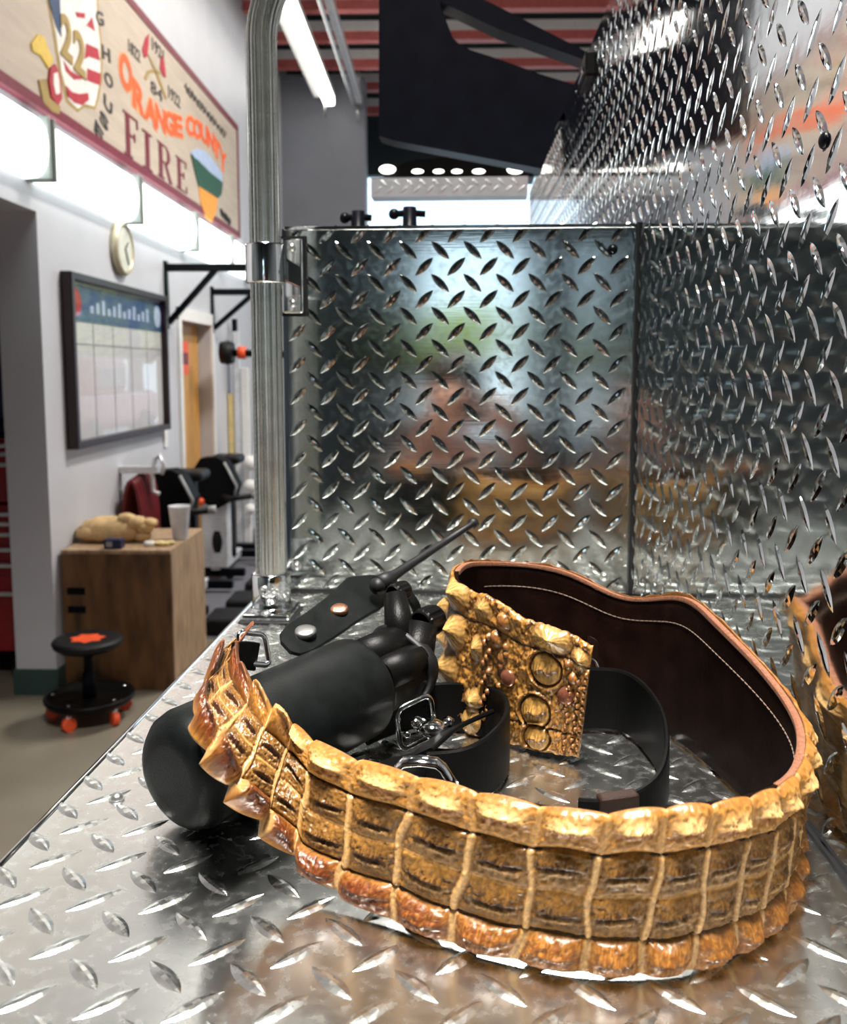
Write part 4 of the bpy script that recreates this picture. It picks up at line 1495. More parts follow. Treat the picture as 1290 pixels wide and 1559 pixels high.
SERIF = {
    'I': [(0.28, 0, 0.72, 1), (0, 0, 1, 0.05), (0, 0.95, 1, 1)],
    'F': [(0.14, 0, 0.42, 1), (0, 0, 0.58, 0.05), (0, 0.95, 1, 1), (0.90, 0.78, 1, 1), (0.3, 0.50, 0.76, 0.545), (0.70, 0.43, 0.78, 0.62)],
    'E': [(0.14, 0, 0.42, 1), (0, 0, 1, 0.05), (0, 0.95, 0.96, 1), (0.88, 0.80, 0.96, 1), (0.92, 0, 1, 0.22), (0.3, 0.50, 0.72, 0.545), (0.66, 0.42, 0.74, 0.63)],
    'R': [(0.10, 0, 0.34, 1), (0, 0, 0.46, 0.05), (0, 0.95, 0.6, 1), (0.3, 0.47, 0.6, 0.52), (0.80, 0, 1.04, 0.05)],
}


def serif(ch, cx, cy, w, h):
    sl = (562 - cy) / (671 - cx)
    a0, z0 = pw(cx - w / 2, cy + h / 2 - sl * w / 2, SX)
    a1, z1 = pw(cx + w / 2, cy - h / 2 + sl * w / 2, SX)
    mb = MB()
    k = 0
    for (x0, y0, x1, y1) in SERIF[ch]:
        k += 1
        mb.wbox((SX - 0.001, a0 + (a1 - a0) * x0, z0 + (z1 - z0) * y0), (SX + 0.004 + 0.0002 * k, a0 + (a1 - a0) * x1, z0 + (z1 - z0) * y1))
    if ch == 'R':
        pts = []
        for i in range(13):
            t_ = math.pi / 2 - math.pi * i / 12
            pts.append((0.56 + 0.36 * math.cos(t_), 0.735 + 0.265 * math.sin(t_)))
        for i in range(13):
            t_ = -math.pi / 2 + math.pi * i / 12
            pts.append((0.56 + 0.16 * math.cos(t_), 0.735 + 0.215 * math.sin(t_)))
        f3 = lambda q: W(SX - 0.001, a0 + (a1 - a0) * q[0], z0 + (z1 - z0) * q[1])
        for i in range(12):
            mb.prism([f3(pts[i]), f3(pts[i + 1]), f3(pts[24 - i]), f3(pts[25 - i])], W(0.0055, 0, 0) - W(0, 0, 0))
        mb.prism([f3(q) for q in ((0.46, 0.49), (0.66, 0.49), (1.02, 0.03), (0.82, 0.0))], W(0.0058, 0, 0) - W(0, 0, 0))
    return mb.build('letter', M['maroon'], sign, fix=False)


for ch, cx, cy, w_, h_ in (('F', 199, 209, 20, 64), ('I', 224, 230, 12, 56), ('R', 250, 248, 19, 52), ('E', 276, 267, 15, 47)):
    serif(ch, cx, cy, w_, h_)
for ch, cx, cy, w_, h_, ro in (('O', 191, 111, 17, 52, -0.1), ('R', 211, 150, 17, 42, -0.1), ('A', 229, 170, 17, 38, -0.1), ('N', 244, 181, 14, 34, 0), ('G', 258, 188, 13, 33, 0.1), ('E', 271, 192, 12, 31, 0.15), ('C', 289, 192, 11, 28, 0.2), ('O', 300, 197, 11, 27, 0.15), ('U', 311, 204, 10, 26, 0.1), ('N', 321, 214, 10, 26, 0), ('T', 330, 227, 9, 27, -0.1), ('Y', 339, 245, 9, 30, -0.1)):
    letter(ch, cx, cy, w_ + 3, h_ + 5, M['sign_outline'], sign, 'letter_outline', ro, 0.06, 0.002)
    letter(ch, cx, cy, w_, h_, M['sign_orange'], sign, 'letter', ro, 0.035, 0.005)
for ch, cx, cy, ro in (('G', 151, 28, 0.25), ('H', 161, 82, 0.1), ('O', 165, 122, 0), ('U', 164, 160, -0.2), ('S', 158, 184, -0.3), ('E', 150, 201, -0.4)):
    letter(ch, cx, cy, 12, 20, M['sign_black'], sign, 'letter', ro, 0.02)
for s_, cx, cy in (('1822', 204, 78), ('1921', 240, 76), ('84', 238, 139), ('1922', 265, 148)):
    letter(s_, cx, cy, 17, 18, M['sign_black'], sign, 'small_lettering', 0.0)


def spoly(pxs, m, name, dep=0.004, x=None):
    pts = [W((x or SX) - 0.001, *pw(a, b_, SX)) for (a, b_) in pxs]
    return MB().prism(pts, W(dep + 0.001, 0, 0) - W(0, 0, 0)).build(name, m, sign)


spoly([(78, -60), (146, -60), (146, 20), (152, 70), (152, 120), (146, 150), (143, 162), (128, 158), (118, 166), (104, 152), (93, 110), (84, 50), (72, -10)], M['sign_white'], 'shield', 0.003)
spoly([(75, -60), (149, -60), (149, 20), (155.5, 70), (155.5, 122), (149, 153), (145, 167), (128, 163), (118, 171), (101, 156), (89.5, 112), (80, 50), (69, -10)], M['sign_gold'], 'shield_outline', 0.0015)
spoly([(66, -60), (88, -60), (90, 10), (92, 56), (84, 40), (74, 5)], M['sign_blue'], 'shield_canton', 0.006)
for q in ([(129, 41), (139, 26), (143, 47), (131, 38)], [(128, 90), (130, 66), (148, 74), (151, 92), (134, 86)], [(131, 122), (132, 104), (152, 112), (151, 130)], [(96, 93), (106, 108), (118, 115), (127, 114), (128, 120), (112, 121), (99, 108)], [(99, 130), (108, 140), (120, 143), (133, 141), (134, 152), (124, 160), (112, 156), (102, 146)], [(114, 18), (128, 20), (128, 28), (116, 26)], [(112, -40), (144, -30), (146, -12), (114, -18)]):
    spoly(q, M['sign_red'], 'shield_stripe', 0.006)
letter('2', 99, 58, 15, 66, M['sign_gold'], sign, 'numeral', -0.05, 0.03, 0.010)
letter('2', 119, 82, 15, 64, M['sign_gold'], sign, 'numeral', -0.05, 0.03, 0.010)
spoly([(56, 52), (65, 56), (70, 72), (79, 92), (72, 104), (60, 84), (48, 78), (46, 66)], M['sign_yellow'], 'gold_fitting', 0.008)
spoly([(57, 122), (68, 120), (74, 150), (90, 162), (88, 174), (78, 170), (64, 156)], M['sign_gold'], 'gold_rim', 0.008)
spoly([(74, 104), (82, 98), (89, 116), (92, 150), (86, 160), (76, 148), (72, 122)], M['sign_red'], 'red_badge', 0.010)
spoly([(78, 112), (84, 110), (87, 124), (88, 142), (82, 144), (78, 128)], M['sign_white'], 'badge_stripe', 0.012)
# crossed axes
spoly([(216, 76), (221, 58), (226, 52), (225, 70), (223, 86), (219, 88)], M['sign_red'], 'axe_head', 0.006)
spoly([(245, 84), (249, 92), (252, 118), (248, 116), (243, 104)], M['sign_red'], 'axe_head', 0.006)
spoly([(219, 118), (224, 108), (234, 104), (244, 110), (244, 114), (234, 110), (226, 112), (222, 122)], M['sign_gold'], 'axe_handle', 0.005)
spoly([(224, 82), (227, 86), (240, 112), (254, 150), (252, 152), (238, 116)], M['sign_gold'], 'axe_handle', 0.005)
# emblem at the lower right
spoly([(289, 232), (299, 226), (312, 230), (326, 248), (336, 262), (338, 280), (318, 262), (300, 246)], M['sign_sky'], 'emblem_top', 0.008)
spoly([(290, 236), (300, 244), (318, 262), (338, 278), (336, 296), (330, 302), (302, 284), (296, 262)], M['sign_green'], 'emblem_band', 0.010)
spoly([(302, 284), (330, 302), (328, 322), (321, 338), (312, 330), (305, 308)], M['sign_carrot'], 'emblem_base', 0.009)
# small illegible script as pen strokes
for (x0, y0, x1, y1) in ((281, 132, 343, 206), (335, 322, 350, 338)):
    n = 60
    pts = []
    for i in range(n):
        f_ = i / (n - 1)
        a_, z_ = pw(x0 + (x1 - x0) * f_, y0 + (y1 - y0) * f_, SX)
        pts.append(W(SX + 0.002, a_ + 0.02 * math.sin(i * 2.2), z_ + 0.03 * math.sin(i * 1.3)))
    MB().tube(pts, 0.007, 5).build('script_stroke', M['sign_black'], sign)

# ------------------------------------------------------------------ clock, framed board, brackets, door
ca_, cz_ = pw(181, 379)
clk = thing('wall_clock', 'round pale rimmed wall clock above the framed board', 'clock', W(WALLX, ca_, cz_ - 0.155))
nx = W(1, 0, 0)
MB().lathe([(0.155, 0.001), (0.155, 0.03), (0.145, 0.045), (0.130, 0.045), (0.128, 0.035)], W(WALLX, ca_, cz_), nx, 40).build('rim', M['clock_rim'], clk)
MB().lathe([(0.13, 0.02), (0.13, 0.036)], W(WALLX, ca_, cz_), nx, 40).build('face', M['clock_face'], clk)
for (an, ln) in ((0.9, 0.07), (2.6, 0.10)):
    MB().tube([W(WALLX + 0.040, ca_, cz_), W(WALLX + 0.040, ca_ + ln * math.sin(an), cz_ + ln * math.cos(an))], 0.004, 6).build('hand', M['sign_black'], clk)

fa0, fa1 = pw(94, 500)[0], pw(243, 500)[0]
fz1, fz0 = pw(95, 413)[1], pw(101, 685)[1]
fr = thing('framed_board', 'dark framed glazed board with a blue header on the left wall', 'framed board', W(WALLX, (fa0 + fa1) / 2, fz0))
fwid = 0.04
f = MB()
f.wbox((WALLX + 0.001, fa0, fz0), (WALLX + 0.06, fa0 + fwid, fz1), 0.006)
f.wbox((WALLX + 0.001, fa1 - fwid, fz0), (WALLX + 0.06, fa1, fz1), 0.006)
f.wbox((WALLX + 0.001, fa0 + 0.01, fz0), (WALLX + 0.058, fa1 - 0.01, fz0 + fwid), 0.006)
f.wbox((WALLX + 0.001, fa0 + 0.01, fz1 - fwid), (WALLX + 0.058, fa1 - 0.01, fz1), 0.006)
f.build('frame', M['dark_frame'], fr)
MB().wbox((WALLX + 0.002, fa0 + 0.02, fz0 + 0.02), (WALLX + 0.02, fa1 - 0.02, fz1 - 0.02)).build('board', M['board_white'], fr)
hz1 = fz1 - fwid - 0.01
hz0 = hz1 - 0.19
hd = MB().wbox((WALLX + 0.018, fa0 + fwid, hz0), (WALLX + 0.024, fa1 - fwid, hz1)).build('header', M['board_blue'], fr)
for aa in (fa0 + 0.13, fa1 - 0.13):
    MB().lathe([(0.07, 0), (0.07, 0.004)], W(WALLX + 0.023, aa, (hz0 + hz1) / 2), nx, 24).build('emblem', M['sign_red' if aa < 5.2 else 'sign_sky'], hd)
for k in range(12):
    aa = fa0 + 0.32 + k * 0.085
    MB().wbox((WALLX + 0.023, aa, hz0 + 0.05), (WALLX + 0.026, aa + 0.05, hz0 + 0.09 + 0.02 * (k % 3))).build('header_mark', M['sign_sky'], hd)
gl_ = MB()
for k in range(5):
    aa = fa0 + fwid + 0.02 + k * 0.3
    gl_.wbox((WALLX + 0.019, aa, fz0 + fwid), (WALLX + 0.022, aa + 0.008, hz0))
gl_.wbox((WALLX + 0.019, fa0 + fwid, hz0 - 0.12), (WALLX + 0.022, fa1 - fwid, hz0 - 0.112))
gl_.build('column_lines', M['board_grey'], fr)
MB().wbox((WALLX + 0.034, fa0 + 0.03, fz0 + 0.03), (WALLX + 0.038, fa1 - 0.03, fz1 - 0.03)).build('glass', M['glass'], fr)

for k, (xt, yt, yb) in enumerate(((250, 402, 500), (321, 440, 507))):
    a_, z1_ = pw(xt, yt)
    z0_ = pw(xt, yb)[1]
    br = thing('wall_bracket', ('black triangular wall bracket nearer the framed board' if k == 0 else 'black triangular wall bracket beyond the oak door'), 'bracket', W(WALLX, a_, z0_))
    MB().wbox((WALLX + 0.001, a_ - 0.025, z0_), (WALLX + 0.02, a_ + 0.025, z1_ + 0.02)).build('wall_plate', M['black_metal'], br)
    MB().wbox((WALLX + 0.015, a_ - 0.025, z1_ - 0.05), (WALLX + 0.85, a_ + 0.025, z1_), 0.004).build('arm', M['black_metal'], br)
    MB().tube([W(WALLX + 0.02, a_, z0_ + 0.04), W(WALLX + 0.36, a_, z1_ - 0.03)], 0.026, 4, smooth=False).build('brace', M['black_metal'], br)

dm = struct(MB().wbox((WALLX - 0.15, dr0 + 0.002, 0.005), (WALLX - 0.10, dr1 - 0.01, drz - 0.005)).build('door_1', M['oak']))
da_, dz_ = pw(281, 545, WALLX - 0.1)
MB().wbox((WALLX - 0.101, da_ - 0.11, dz_ - 0.13), (WALLX - 0.097, da_ + 0.11, dz_ + 0.13)).build('notice', M['orange'], dm)
MB().wbox((WALLX - 0.098, da_ - 0.09, dz_ - 0.05), (WALLX - 0.096, da_ + 0.09, dz_ + 0.04)).build('notice_band', M['maroon'], dm)
MB().tube([W(WALLX - 0.1, dr0 + 0.08, 1.0), W(WALLX - 0.05, dr0 + 0.08, 1.0), W(WALLX - 0.05, dr0 + 0.18, 1.0)], 0.012, 8).build('lever_handle', M['chrome'], dm)
t = MB()
t.wbox((WALLX - 0.001, dr0 - 0.07, 0), (WALLX + 0.02, dr0, drz + 0.09))
t.wbox((WALLX - 0.001, dr1, 0), (WALLX + 0.02, dr1 + 0.07, drz + 0.09))
t.wbox((WALLX - 0.001, dr0 - 0.07, drz), (WALLX + 0.02, dr1 + 0.07, drz + 0.09))
struct(t.build('trim_1', M['white_paint']))
# light switch plate
sa_, sz_ = pw(251, 668)
tag(MB().wbox((WALLX + 0.001, sa_ - 0.04, sz_ - 0.06), (WALLX + 0.012, sa_ + 0.04, sz_ + 0.06), 0.003).build('wall_socket', M['white_paint']), 'small white plate on the wall below the bracket', 'wall plate')

# ------------------------------------------------------------------ tool chest in the alcove
cy0 = OP1 + 0.22
xr_, _ = pd(26, 985, cy0)
xr_ = max(xr_, WALLX - 1.42 + 1.2)
chest = thing('tool_chest', 'tall red tool chest with bright drawer pulls in the alcove', 'tool chest', W(xr_ - 0.6, cy0 + 0.3, 0))
zc_b = pd(20, 992, cy0)[1]
zsp = pd(20, 766, cy0)[1]
zct = pd(20, 668, cy0)[1]
MB().wbox((xr_ - 1.0, cy0, zc_b), (xr_, cy0 + 0.5, zsp - 0.01), 0.008).build('cabinet', M['red_enamel'], chest)
MB().wbox((xr_ - 0.98, cy0 + 0.02, zsp), (xr_ - 0.02, cy0 + 0.48, zct), 0.008).build('top_chest', M['red_enamel'], chest)
for yy in (678, 691, 707, 782, 797, 813, 836, 860, 903):
    zz = pd(18, yy, cy0)[1]
    dr = MB().wbox((xr_ - 0.96, cy0 - 0.012, zz - 0.05), (xr_ - 0.035, cy0 + 0.002, zz + 0.012), 0.003).build('drawer', M['red_enamel'], chest)
    MB().wbox((xr_ - 0.95, cy0 - 0.035, zz - 0.010), (xr_ - 0.045, cy0 - 0.010, zz + 0.012), 0.006).build('handle', M['handle'], dr)
for xx in (xr_ - 0.9, xr_ - 0.1):
    MB().lathe([(0.06, -0.02), (0.06, 0.02)], W(xx, cy0 + 0.08, 0.06), nx, 20).build('caster', M['black_rubber'], chest)
    MB().lathe([(0.06, -0.02), (0.06, 0.02)], W(xx, cy0 + 0.42, 0.06), nx, 20).build('caster', M['black_rubber'], chest)
MB().wbox((xr_ - 0.92, cy0 + 0.05, 0.10), (xr_ - 0.08, cy0 + 0.45, zc_b + 0.01)).build('caster_frame', M['black_metal'], chest)
# jackets hanging above the chest
jk = tag(MB().wbox((xr_ - 0.55, cy0 + 0.12, zct + 0.06), (xr_ - 0.02, cy0 + 0.34, zct + 1.05), 0.08).build('turnout_jacket', M['navy']), 'dark navy jacket hanging above the red tool chest', 'jacket')
MB().wbox((xr_ - 0.54, cy0 + 0.105, zct + 0.68), (xr_ - 0.03, cy0 + 0.13, zct + 0.95), 0.01).build('red_yoke', M['red_bag'], jk)
MB().tube([W(xr_ - 0.28, cy0 + 0.23, zct + 1.04), W(xr_ - 0.28, cy0 + 0.23, zo + 0.1)], 0.008, 6).build('hanger_cord', M['steel'], jk)

# ------------------------------------------------------------------ wooden box and what stands on it
by0 = OP1 + 0.07
bxr, _ = pd(266, 1055, by0)
bxl = WALLX + 0.015
bz = pd(180, 838, by0)[1]
by1 = by0 + 0.64
wb_ = thing('wooden_box', 'tall brown plywood box standing against the wall behind the stool', 'box', W((bxl + bxr) / 2, (by0 + by1) / 2, 0))
k_ = 0.018
MB().wbox((bxl, by0, 0.001), (bxr, by0 + k_, bz - k_), 0.001).build('front_board', M['plywood'], wb_)
MB().wbox((bxr - k_, by0 + k_, 0.001), (bxr, by1, bz - k_), 0.001).build('side_board', M['lit_plywood'], wb_)['label'] = 'side coloured paler for the light on it'
MB().wbox((bxl, by0 + k_, 0.001), (bxl + k_, by1, bz - k_), 0.001).build('side_board', M['plywood'], wb_)
MB().wbox((bxl + k_, by1 - k_, 0.001), (bxr - k_, by1, bz - k_), 0.001).build('back_board', M['plywood'], wb_)
MB().wbox((bxl, by0, bz - k_), (bxr, by1, bz), 0.001).build('top_board', M['lit_plywood'], wb_)
for zz in (pd(115, 900, by0)[1], pd(115, 928, by0)[1]):
    x_ = pd(116, 900, by0)[0]
    MB().wbox((x_ - 0.045, by0 - 0.0015, zz - 0.018), (x_ + 0.045, by0 + 0.004, zz + 0.018)).build('hand_slot', M['black_metal'], wb_)

bag = thing('paper_bag', 'crumpled tan paper bag lying on the wooden box', 'paper bag', W(bxl + 0.2, by0 + 0.28, bz))
x0_, x1_ = pd(120, 810, by0 + 0.2)[0], pd(232, 810, by0 + 0.2)[0]
q = MB()
cxm = (x0_ + x1_) / 2
q.blob(W(cxm - 0.04, by0 + 0.25, bz + 0.055), (0.17, 0.10, 0.075), 26, 14, 0.08, flat=-0.054)
q.blob(W(cxm - 0.13, by0 + 0.25, bz + 0.045), (0.09, 0.09, 0.05), 22, 12, 0.1, flat=-0.044)
q.build('bag_body', M['paper'], bag)
q = MB()
for (dx, dz, r_) in ((0.10, 0.10, 0.035), (0.14, 0.075, 0.03), (0.17, 0.10, 0.025), (0.13, 0.03, 0.03), (0.05, 0.12, 0.03)):
    q.blob(W(cxm + dx, by0 + 0.23, bz + dz), (r_ * 1.6, r_ * 1.4, r_), 14, 10, 0.12)
q.build('bag_neck', M['paper'], bag)
x_ = pd(174, 826, by0 + 0.06)[0]
nb = thing('navy_tin', 'small navy tin beside the paper bag on the front of the wooden box', 'tin', W(x_, by0 + 0.06, bz))
MB().wbox((x_ - 0.045, by0 + 0.03, bz + 0.0005), (x_ + 0.045, by0 + 0.09, bz + 0.05), 0.006).build('tin_body', M['navy'], nb)
MB().wbox((x_ - 0.03, by0 + 0.027, bz + 0.012), (x_ + 0.0, by0 + 0.031, bz + 0.038)).build('tin_patch', M['grey_plastic'], nb)
x_ = pd(228, 829, by0 + 0.12)[0]
tag(MB().lathe([(0.026, 0), (0.026, 0.022), (0.016, 0.022), (0.016, 0.002)], W(x_, by0 + 0.12, bz + 0.0005)).build('tape_roll', M['white_paint']), 'small white tape roll between the bag and the cup', 'tape')
x_ = pd(249, 829, by0 + 0.14)[0]
ch_ = MB()
for k in range(5):
    ch_.blob(W(x_ + 0.022 * (k - 2) * 0.8, by0 + 0.13 + 0.02 * math.sin(k * 2), bz + 0.012), (0.02, 0.018, 0.012), 12, 8, 0.15, flat=-0.0115)
tag(ch_.build('crumpled_wrapper', M['yellow_bit']), 'pale yellow crumpled wrapper beside the clear cup', 'wrapper')
x_ = pd(274, 805, by0 + 0.3)[0]
cu_ = MB()
hcup = pd(274, 770, by0 + 0.3)[1] - bz
cu_.lathe([(0.036, 0.0005), (0.038, 0.006), (0.056, hcup - 0.004), (0.058, hcup), (0.055, hcup), (0.035, 0.008), (0.0001, 0.008)], W(x_, by0 + 0.3, bz), (0, 0, 1), 32)
tag(cu_.build('plastic_cup', M['plastic_clear']), 'frosted plastic cup standing on the back corner of the wooden box', 'cup')

# ------------------------------------------------------------------ rolling stool
g0 = on_z(138, 1093, 0)
SXX, SYY = g0.x, g0.y
stool = thing('rolling_stool', 'low black round rolling stool with orange wheels before the wooden box', 'stool', (SXX, SYY, 0))
zs = on_y(138, 972, SYY).z
st = MB().lathe([(0.02, zs - 0.05), (0.13, zs - 0.045), (0.150, zs - 0.03), (0.156, zs - 0.012), (0.150, zs - 0.002), (0.12, zs), (0.0001, zs)], (SXX, SYY, 0), (0, 0, 1), 40).build('seat', M['black_rubber'], stool)
ep = []
for k in range(14):
    a = 2 * math.pi * k / 14
    rr_ = (0.075 if k % 2 else 0.055)
    ep.append((SXX + rr_ * 1.1 * math.cos(a), SYY + rr_ * math.sin(a), zs - 0.001))
MB().prism(ep, (0, 0, 0.003)).build('seat_emblem', M['orange'], st)
MB().lathe([(0.030, 0.10), (0.030, 0.22), (0.022, 0.225), (0.022, zs - 0.05), (0.06, zs - 0.045)], (SXX, SYY, 0), (0, 0, 1), 24).build('post', M['black_metal'], stool)
MB().lathe([(0.10, 0.075), (0.19, 0.085), (0.200, 0.10), (0.200, 0.115), (0.185, 0.115), (0.17, 0.10), (0.0001, 0.10)], (SXX, SYY, 0), (0, 0, 1), 40).build('tray_base', M['black_plastic'], stool)
for k in range(5):
    a = R(-100 + 72 * k)
    c = Vector((SXX + 0.165 * math.cos(a), SYY + 0.165 * math.sin(a), 0.032))
    cs = MB().tube([c + Vector((0, 0, 0.008)), c + Vector((0, 0, 0.05))], 0.012, 10).build('caster', M['chrome'], stool)
    MB().lathe([(0.032, -0.014), (0.032, 0.014)], c, (math.cos(a + 1.2), math.sin(a + 1.2), 0), 20).build('wheel', M['orange'], cs)
    MB().lathe([(0.009, 0), (0.009, 0.004), (0.0001, 0.006)], (c.x, c.y, 0.115), (0, 0, 1), 10).build('nut', M['chrome'], stool)

# ------------------------------------------------------------------ gym corner
hy = 5.36
hx, hz_ = WALLX + 0.16, pw(245, 720, WALLX + 0.12)[1]
hose = thing('hose_coil', 'maroon hose coil hanging on a silver hook by the wall', 'hose', W(hx, hy, hz_ - 0.4))
for k in range(7):
    ox = 0.03 * (k - 3)
    cx_, czz = pd(212, 715, hy)
    pts = []
    for i in range(28):
        a = 2 * math.pi * i / 28
        pts.append(W(cx_ + 0.055 * math.cos(a) + ox * 0.2, hy + ox, czz - 0.36 + 0.30 * math.sin(a) + 0.008 * k))
    MB().tube(pts, 0.015, 8, closed=True).build('hose_loop', M['red_bag'], hose)
hk = [(243, 752), (233, 748), (231, 720), (236, 700), (243, 692), (250, 708), (246, 722)]
MB().tube([W(pd(x, y, hy)[0], hy, pd(x, y, hy)[1]) for (x, y) in hk], 0.014, 8).build('hook', M['pale_metal'], hose)
MB().wbox((WALLX + 0.001, hy - 0.03, czz - 0.02), (pd(236, 705, hy)[0] + 0.02, hy + 0.03, czz + 0.02)).build('wall_arm', M['pale_metal'], hose)


def bike(cxp, cyp, y, s, label, body_bottom):
    """black hooded exercise machine whose rounded hood centre shows at cxp,cyp"""
    x, z = pd(cxp, cyp, y)
    root = thing('exercise_bike', label, 'exercise bike', W(x, y, 0))
    # hood: bevelled octagonal disc facing the aisle
    pts = []
    for (a, b_) in ((-0.17, -0.10), (-0.17, 0.07), (-0.09, 0.19), (0.03, 0.20), (0.11, 0.16), (0.20, -0.02), (0.17, -0.14), (0.02, -0.22)):
        pts.append(W(x + a * s, y - 0.10, z + b_ * s))
    hd_ = MB().prism(pts, W(0, 0.16, 0) - W(0, 0, 0)).build('hood', M['matte_black'], root)
    MB().tube([W(x + 0.10 * s, y - 0.105, z + 0.16 * s), W(x + 0.195 * s, y - 0.105, z - 0.03 * s), W(x + 0.165 * s, y - 0.105, z - 0.13 * s)], 0.010, 8).build('trim_line', M['grey_plastic'], hd_)
    MB().blob(W(x - 0.09 * s, y - 0.12, z - 0.15 * s), 0.032 * s, 14, 8).build('orange_knob', M['orange'], root)
    MB().tube([W(x - 0.02, y, z - 0.10), W(x + 0.16 * s, y - 0.16, z - 0.12 * s), W(x + 0.32 * s, y - 0.14, z - 0.10 * s)], 0.022, 10).build('handlebar', M['black_rubber'], root)
    MB().tube([W(x + 0.32 * s, y - 0.14, z - 0.10 * s), W(x + 0.38 * s, y - 0.13, z - 0.095 * s)], 0.026, 10).build('hand_grip', M['grey_plastic'], root)
    MB().wbox((x - 0.12 * s, y - 0.09, body_bottom), (x + 0.12 * s, y + 0.09, z - 0.12 * s), 0.03).build('column', M['matte_black'], root)
    MB().wbox((x - 0.10, y - 0.07, 0.10), (x + 0.10, y + 0.07, body_bottom + 0.02), 0.01).build('lower_cover', M['pale_metal'], root)
    MB().lathe([(0.17, -0.04), (0.19, -0.02), (0.19, 0.02), (0.17, 0.04)], W(x + 0.02, y + 0.10, 0.30), nx, 28).build('flywheel', M['black_rubber'], root)
    MB().wbox((x - 0.18, y - 0.06, 0.03), (x + 0.22, y - 0.0, 0.09), 0.01).build('foot_bar', M['black_metal'], root)
    MB().wbox((x - 0.04, y - 0.06, 0.04), (x + 0.04, y + 0.7, 0.11), 0.01).build('base_rail', M['pale_metal'], root)
    MB().wbox((x - 0.18, y + 0.66, 0.03), (x + 0.22, y + 0.72, 0.09), 0.01).build('foot_bar', M['black_metal'], root)
    MB().wbox((x - 0.05, y + 0.35, 0.09), (x + 0.05, y + 0.45, 0.85), 0.01).build('seat_post', M['black_metal'], root)
    MB().wbox((x - 0.12, y + 0.28, 0.85), (x + 0.12, y + 0.54, 0.92), 0.03).build('seat', M['black_rubber'], root)
    for f_ in (-1, 1):
        MB().blob(W(x + 0.10 * f_, y - 0.03, 0.025), (0.03, 0.03, 0.024), 10, 6).build('foot', M['black_rubber'], root)
    return root


bike(262, 752, 5.78, 0.82, 'nearer black hooded exercise bike with an orange knob behind the cup', 0.55)
bike(328, 732, 6.9, 0.95, 'farther black hooded exercise bike with grey lower cover beside the rail', 0.62)

# rack of white posts, bar and red bag near the rail
ry = 8.15
rack = thing('weight_rack', 'pale weight rack with black upright standing left of the grab rail', 'weight rack', W(pd(368, 830, ry)[0], ry, 0))
for (pxx, w_, m_, y0p, y1p) in ((354, 8, 'yellow_bit', 600, 800), (364, 9, 'pale_metal', 505, 850), (376, 11, 'white_paint', 560, 850)):
    xa = pd(pxx - w_ / 2, 700, ry)[0]
    xb = pd(pxx + w_ / 2, 700, ry)[0]
    MB().wbox((xa, ry - 0.03, 0.02), (xb, ry + 0.03, pd(pxx, y0p, ry)[1]), 0.005).build('post', M[m_], rack)
xb0 = pd(359, 700, ry)[0]
MB().wbox((xb0 - 0.02, ry + 0.05, 0.02), (xb0 + 0.02, ry + 0.1, pd(359, 485, ry)[1])).build('upright', M['black_metal'], rack)
MB().wbox((pd(353, 800, ry)[0], ry - 0.1, 0.004), (pd(392, 800, ry)[0], ry + 0.3, 0.05)).build('rack_base', M['black_metal'], rack)
for (yy, rr_) in ((705, 0.07), (740, 0.06), (775, 0.05)):
    c = pd(381, yy, ry - 0.1)
    MB().blob(W(c[0], ry - 0.1, c[1]), rr_, 14, 10).build('weight_ball', M['white_paint'], rack)
c = pd(346, 537, 7.35)
c2 = pd(400, 540, 7.35)
bb_ = thing('barbell', 'black barbell resting high on the rack near the rail', 'barbell', W(c[0], 7.35, c[1]))
MB().tube([W(c[0], 7.35, c[1]), W(c2[0] + 0.2, 7.35, c2[1])], 0.03, 10).build('bar', M['black_metal'], bb_)
MB().lathe([(0.085, -0.05), (0.095, 0.0), (0.085, 0.05)], W(c[0], 7.35, c[1]), nx, 20).build('collar', M['black_rubber'], bb_)
MB().lathe([(0.05, -0.03), (0.05, 0.03)], W(c[0] + 0.12, 7.35, c[1]), nx, 16).build('orange_band', M['orange'], bb_)
MB().wbox((c[0] + 0.2, 7.33, 0.0), (c[0] + 0.26, 7.39, c[1])).build('stand_post', M['pale_metal'], bb_)
c = pd(384, 640, 9.6)
pb_ = thing('punching_bag', 'dark red punching bag hanging just left of the grab rail', 'punching bag', W(c[0], 9.6, c[1] - 0.7))
MB().lathe([(0.10, -0.68), (0.16, -0.65), (0.17, -0.5), (0.17, 0.45), (0.15, 0.52), (0.05, 0.55)], W(c[0], 9.6, c[1]), (0, 0, 1), 24).build('bag_body', M['red_bag'], pb_)
MB().tube([W(c[0], 9.6, c[1] + 0.54), W(c[0], 9.6, ZC)], 0.02, 8).build('chain', M['black_metal'], pb_)
# black mats on the floor behind the deck
for k, (yy, z_) in enumerate(((5.36, 0.11), (5.85, 0.10), (6.35, 0.10))):
    xa = -1.43 + 0.02 * k
    tag(MB().wbox((xa, yy, 0.001), (xa + 1.3, yy + 0.30, z_), 0.03).build('exercise_mat', M['black_rubber']), ('nearest', 'middle', 'farthest')[k] + ' of three black exercise mats on the floor right of the wooden box', 'mat', 'black exercise mats')
struct(MB().wbox((WALLX + 0.02, 5.32, -0.05), (1.5, 11.1, 0.003)).build('floor_gym', M['rubber_mat']))

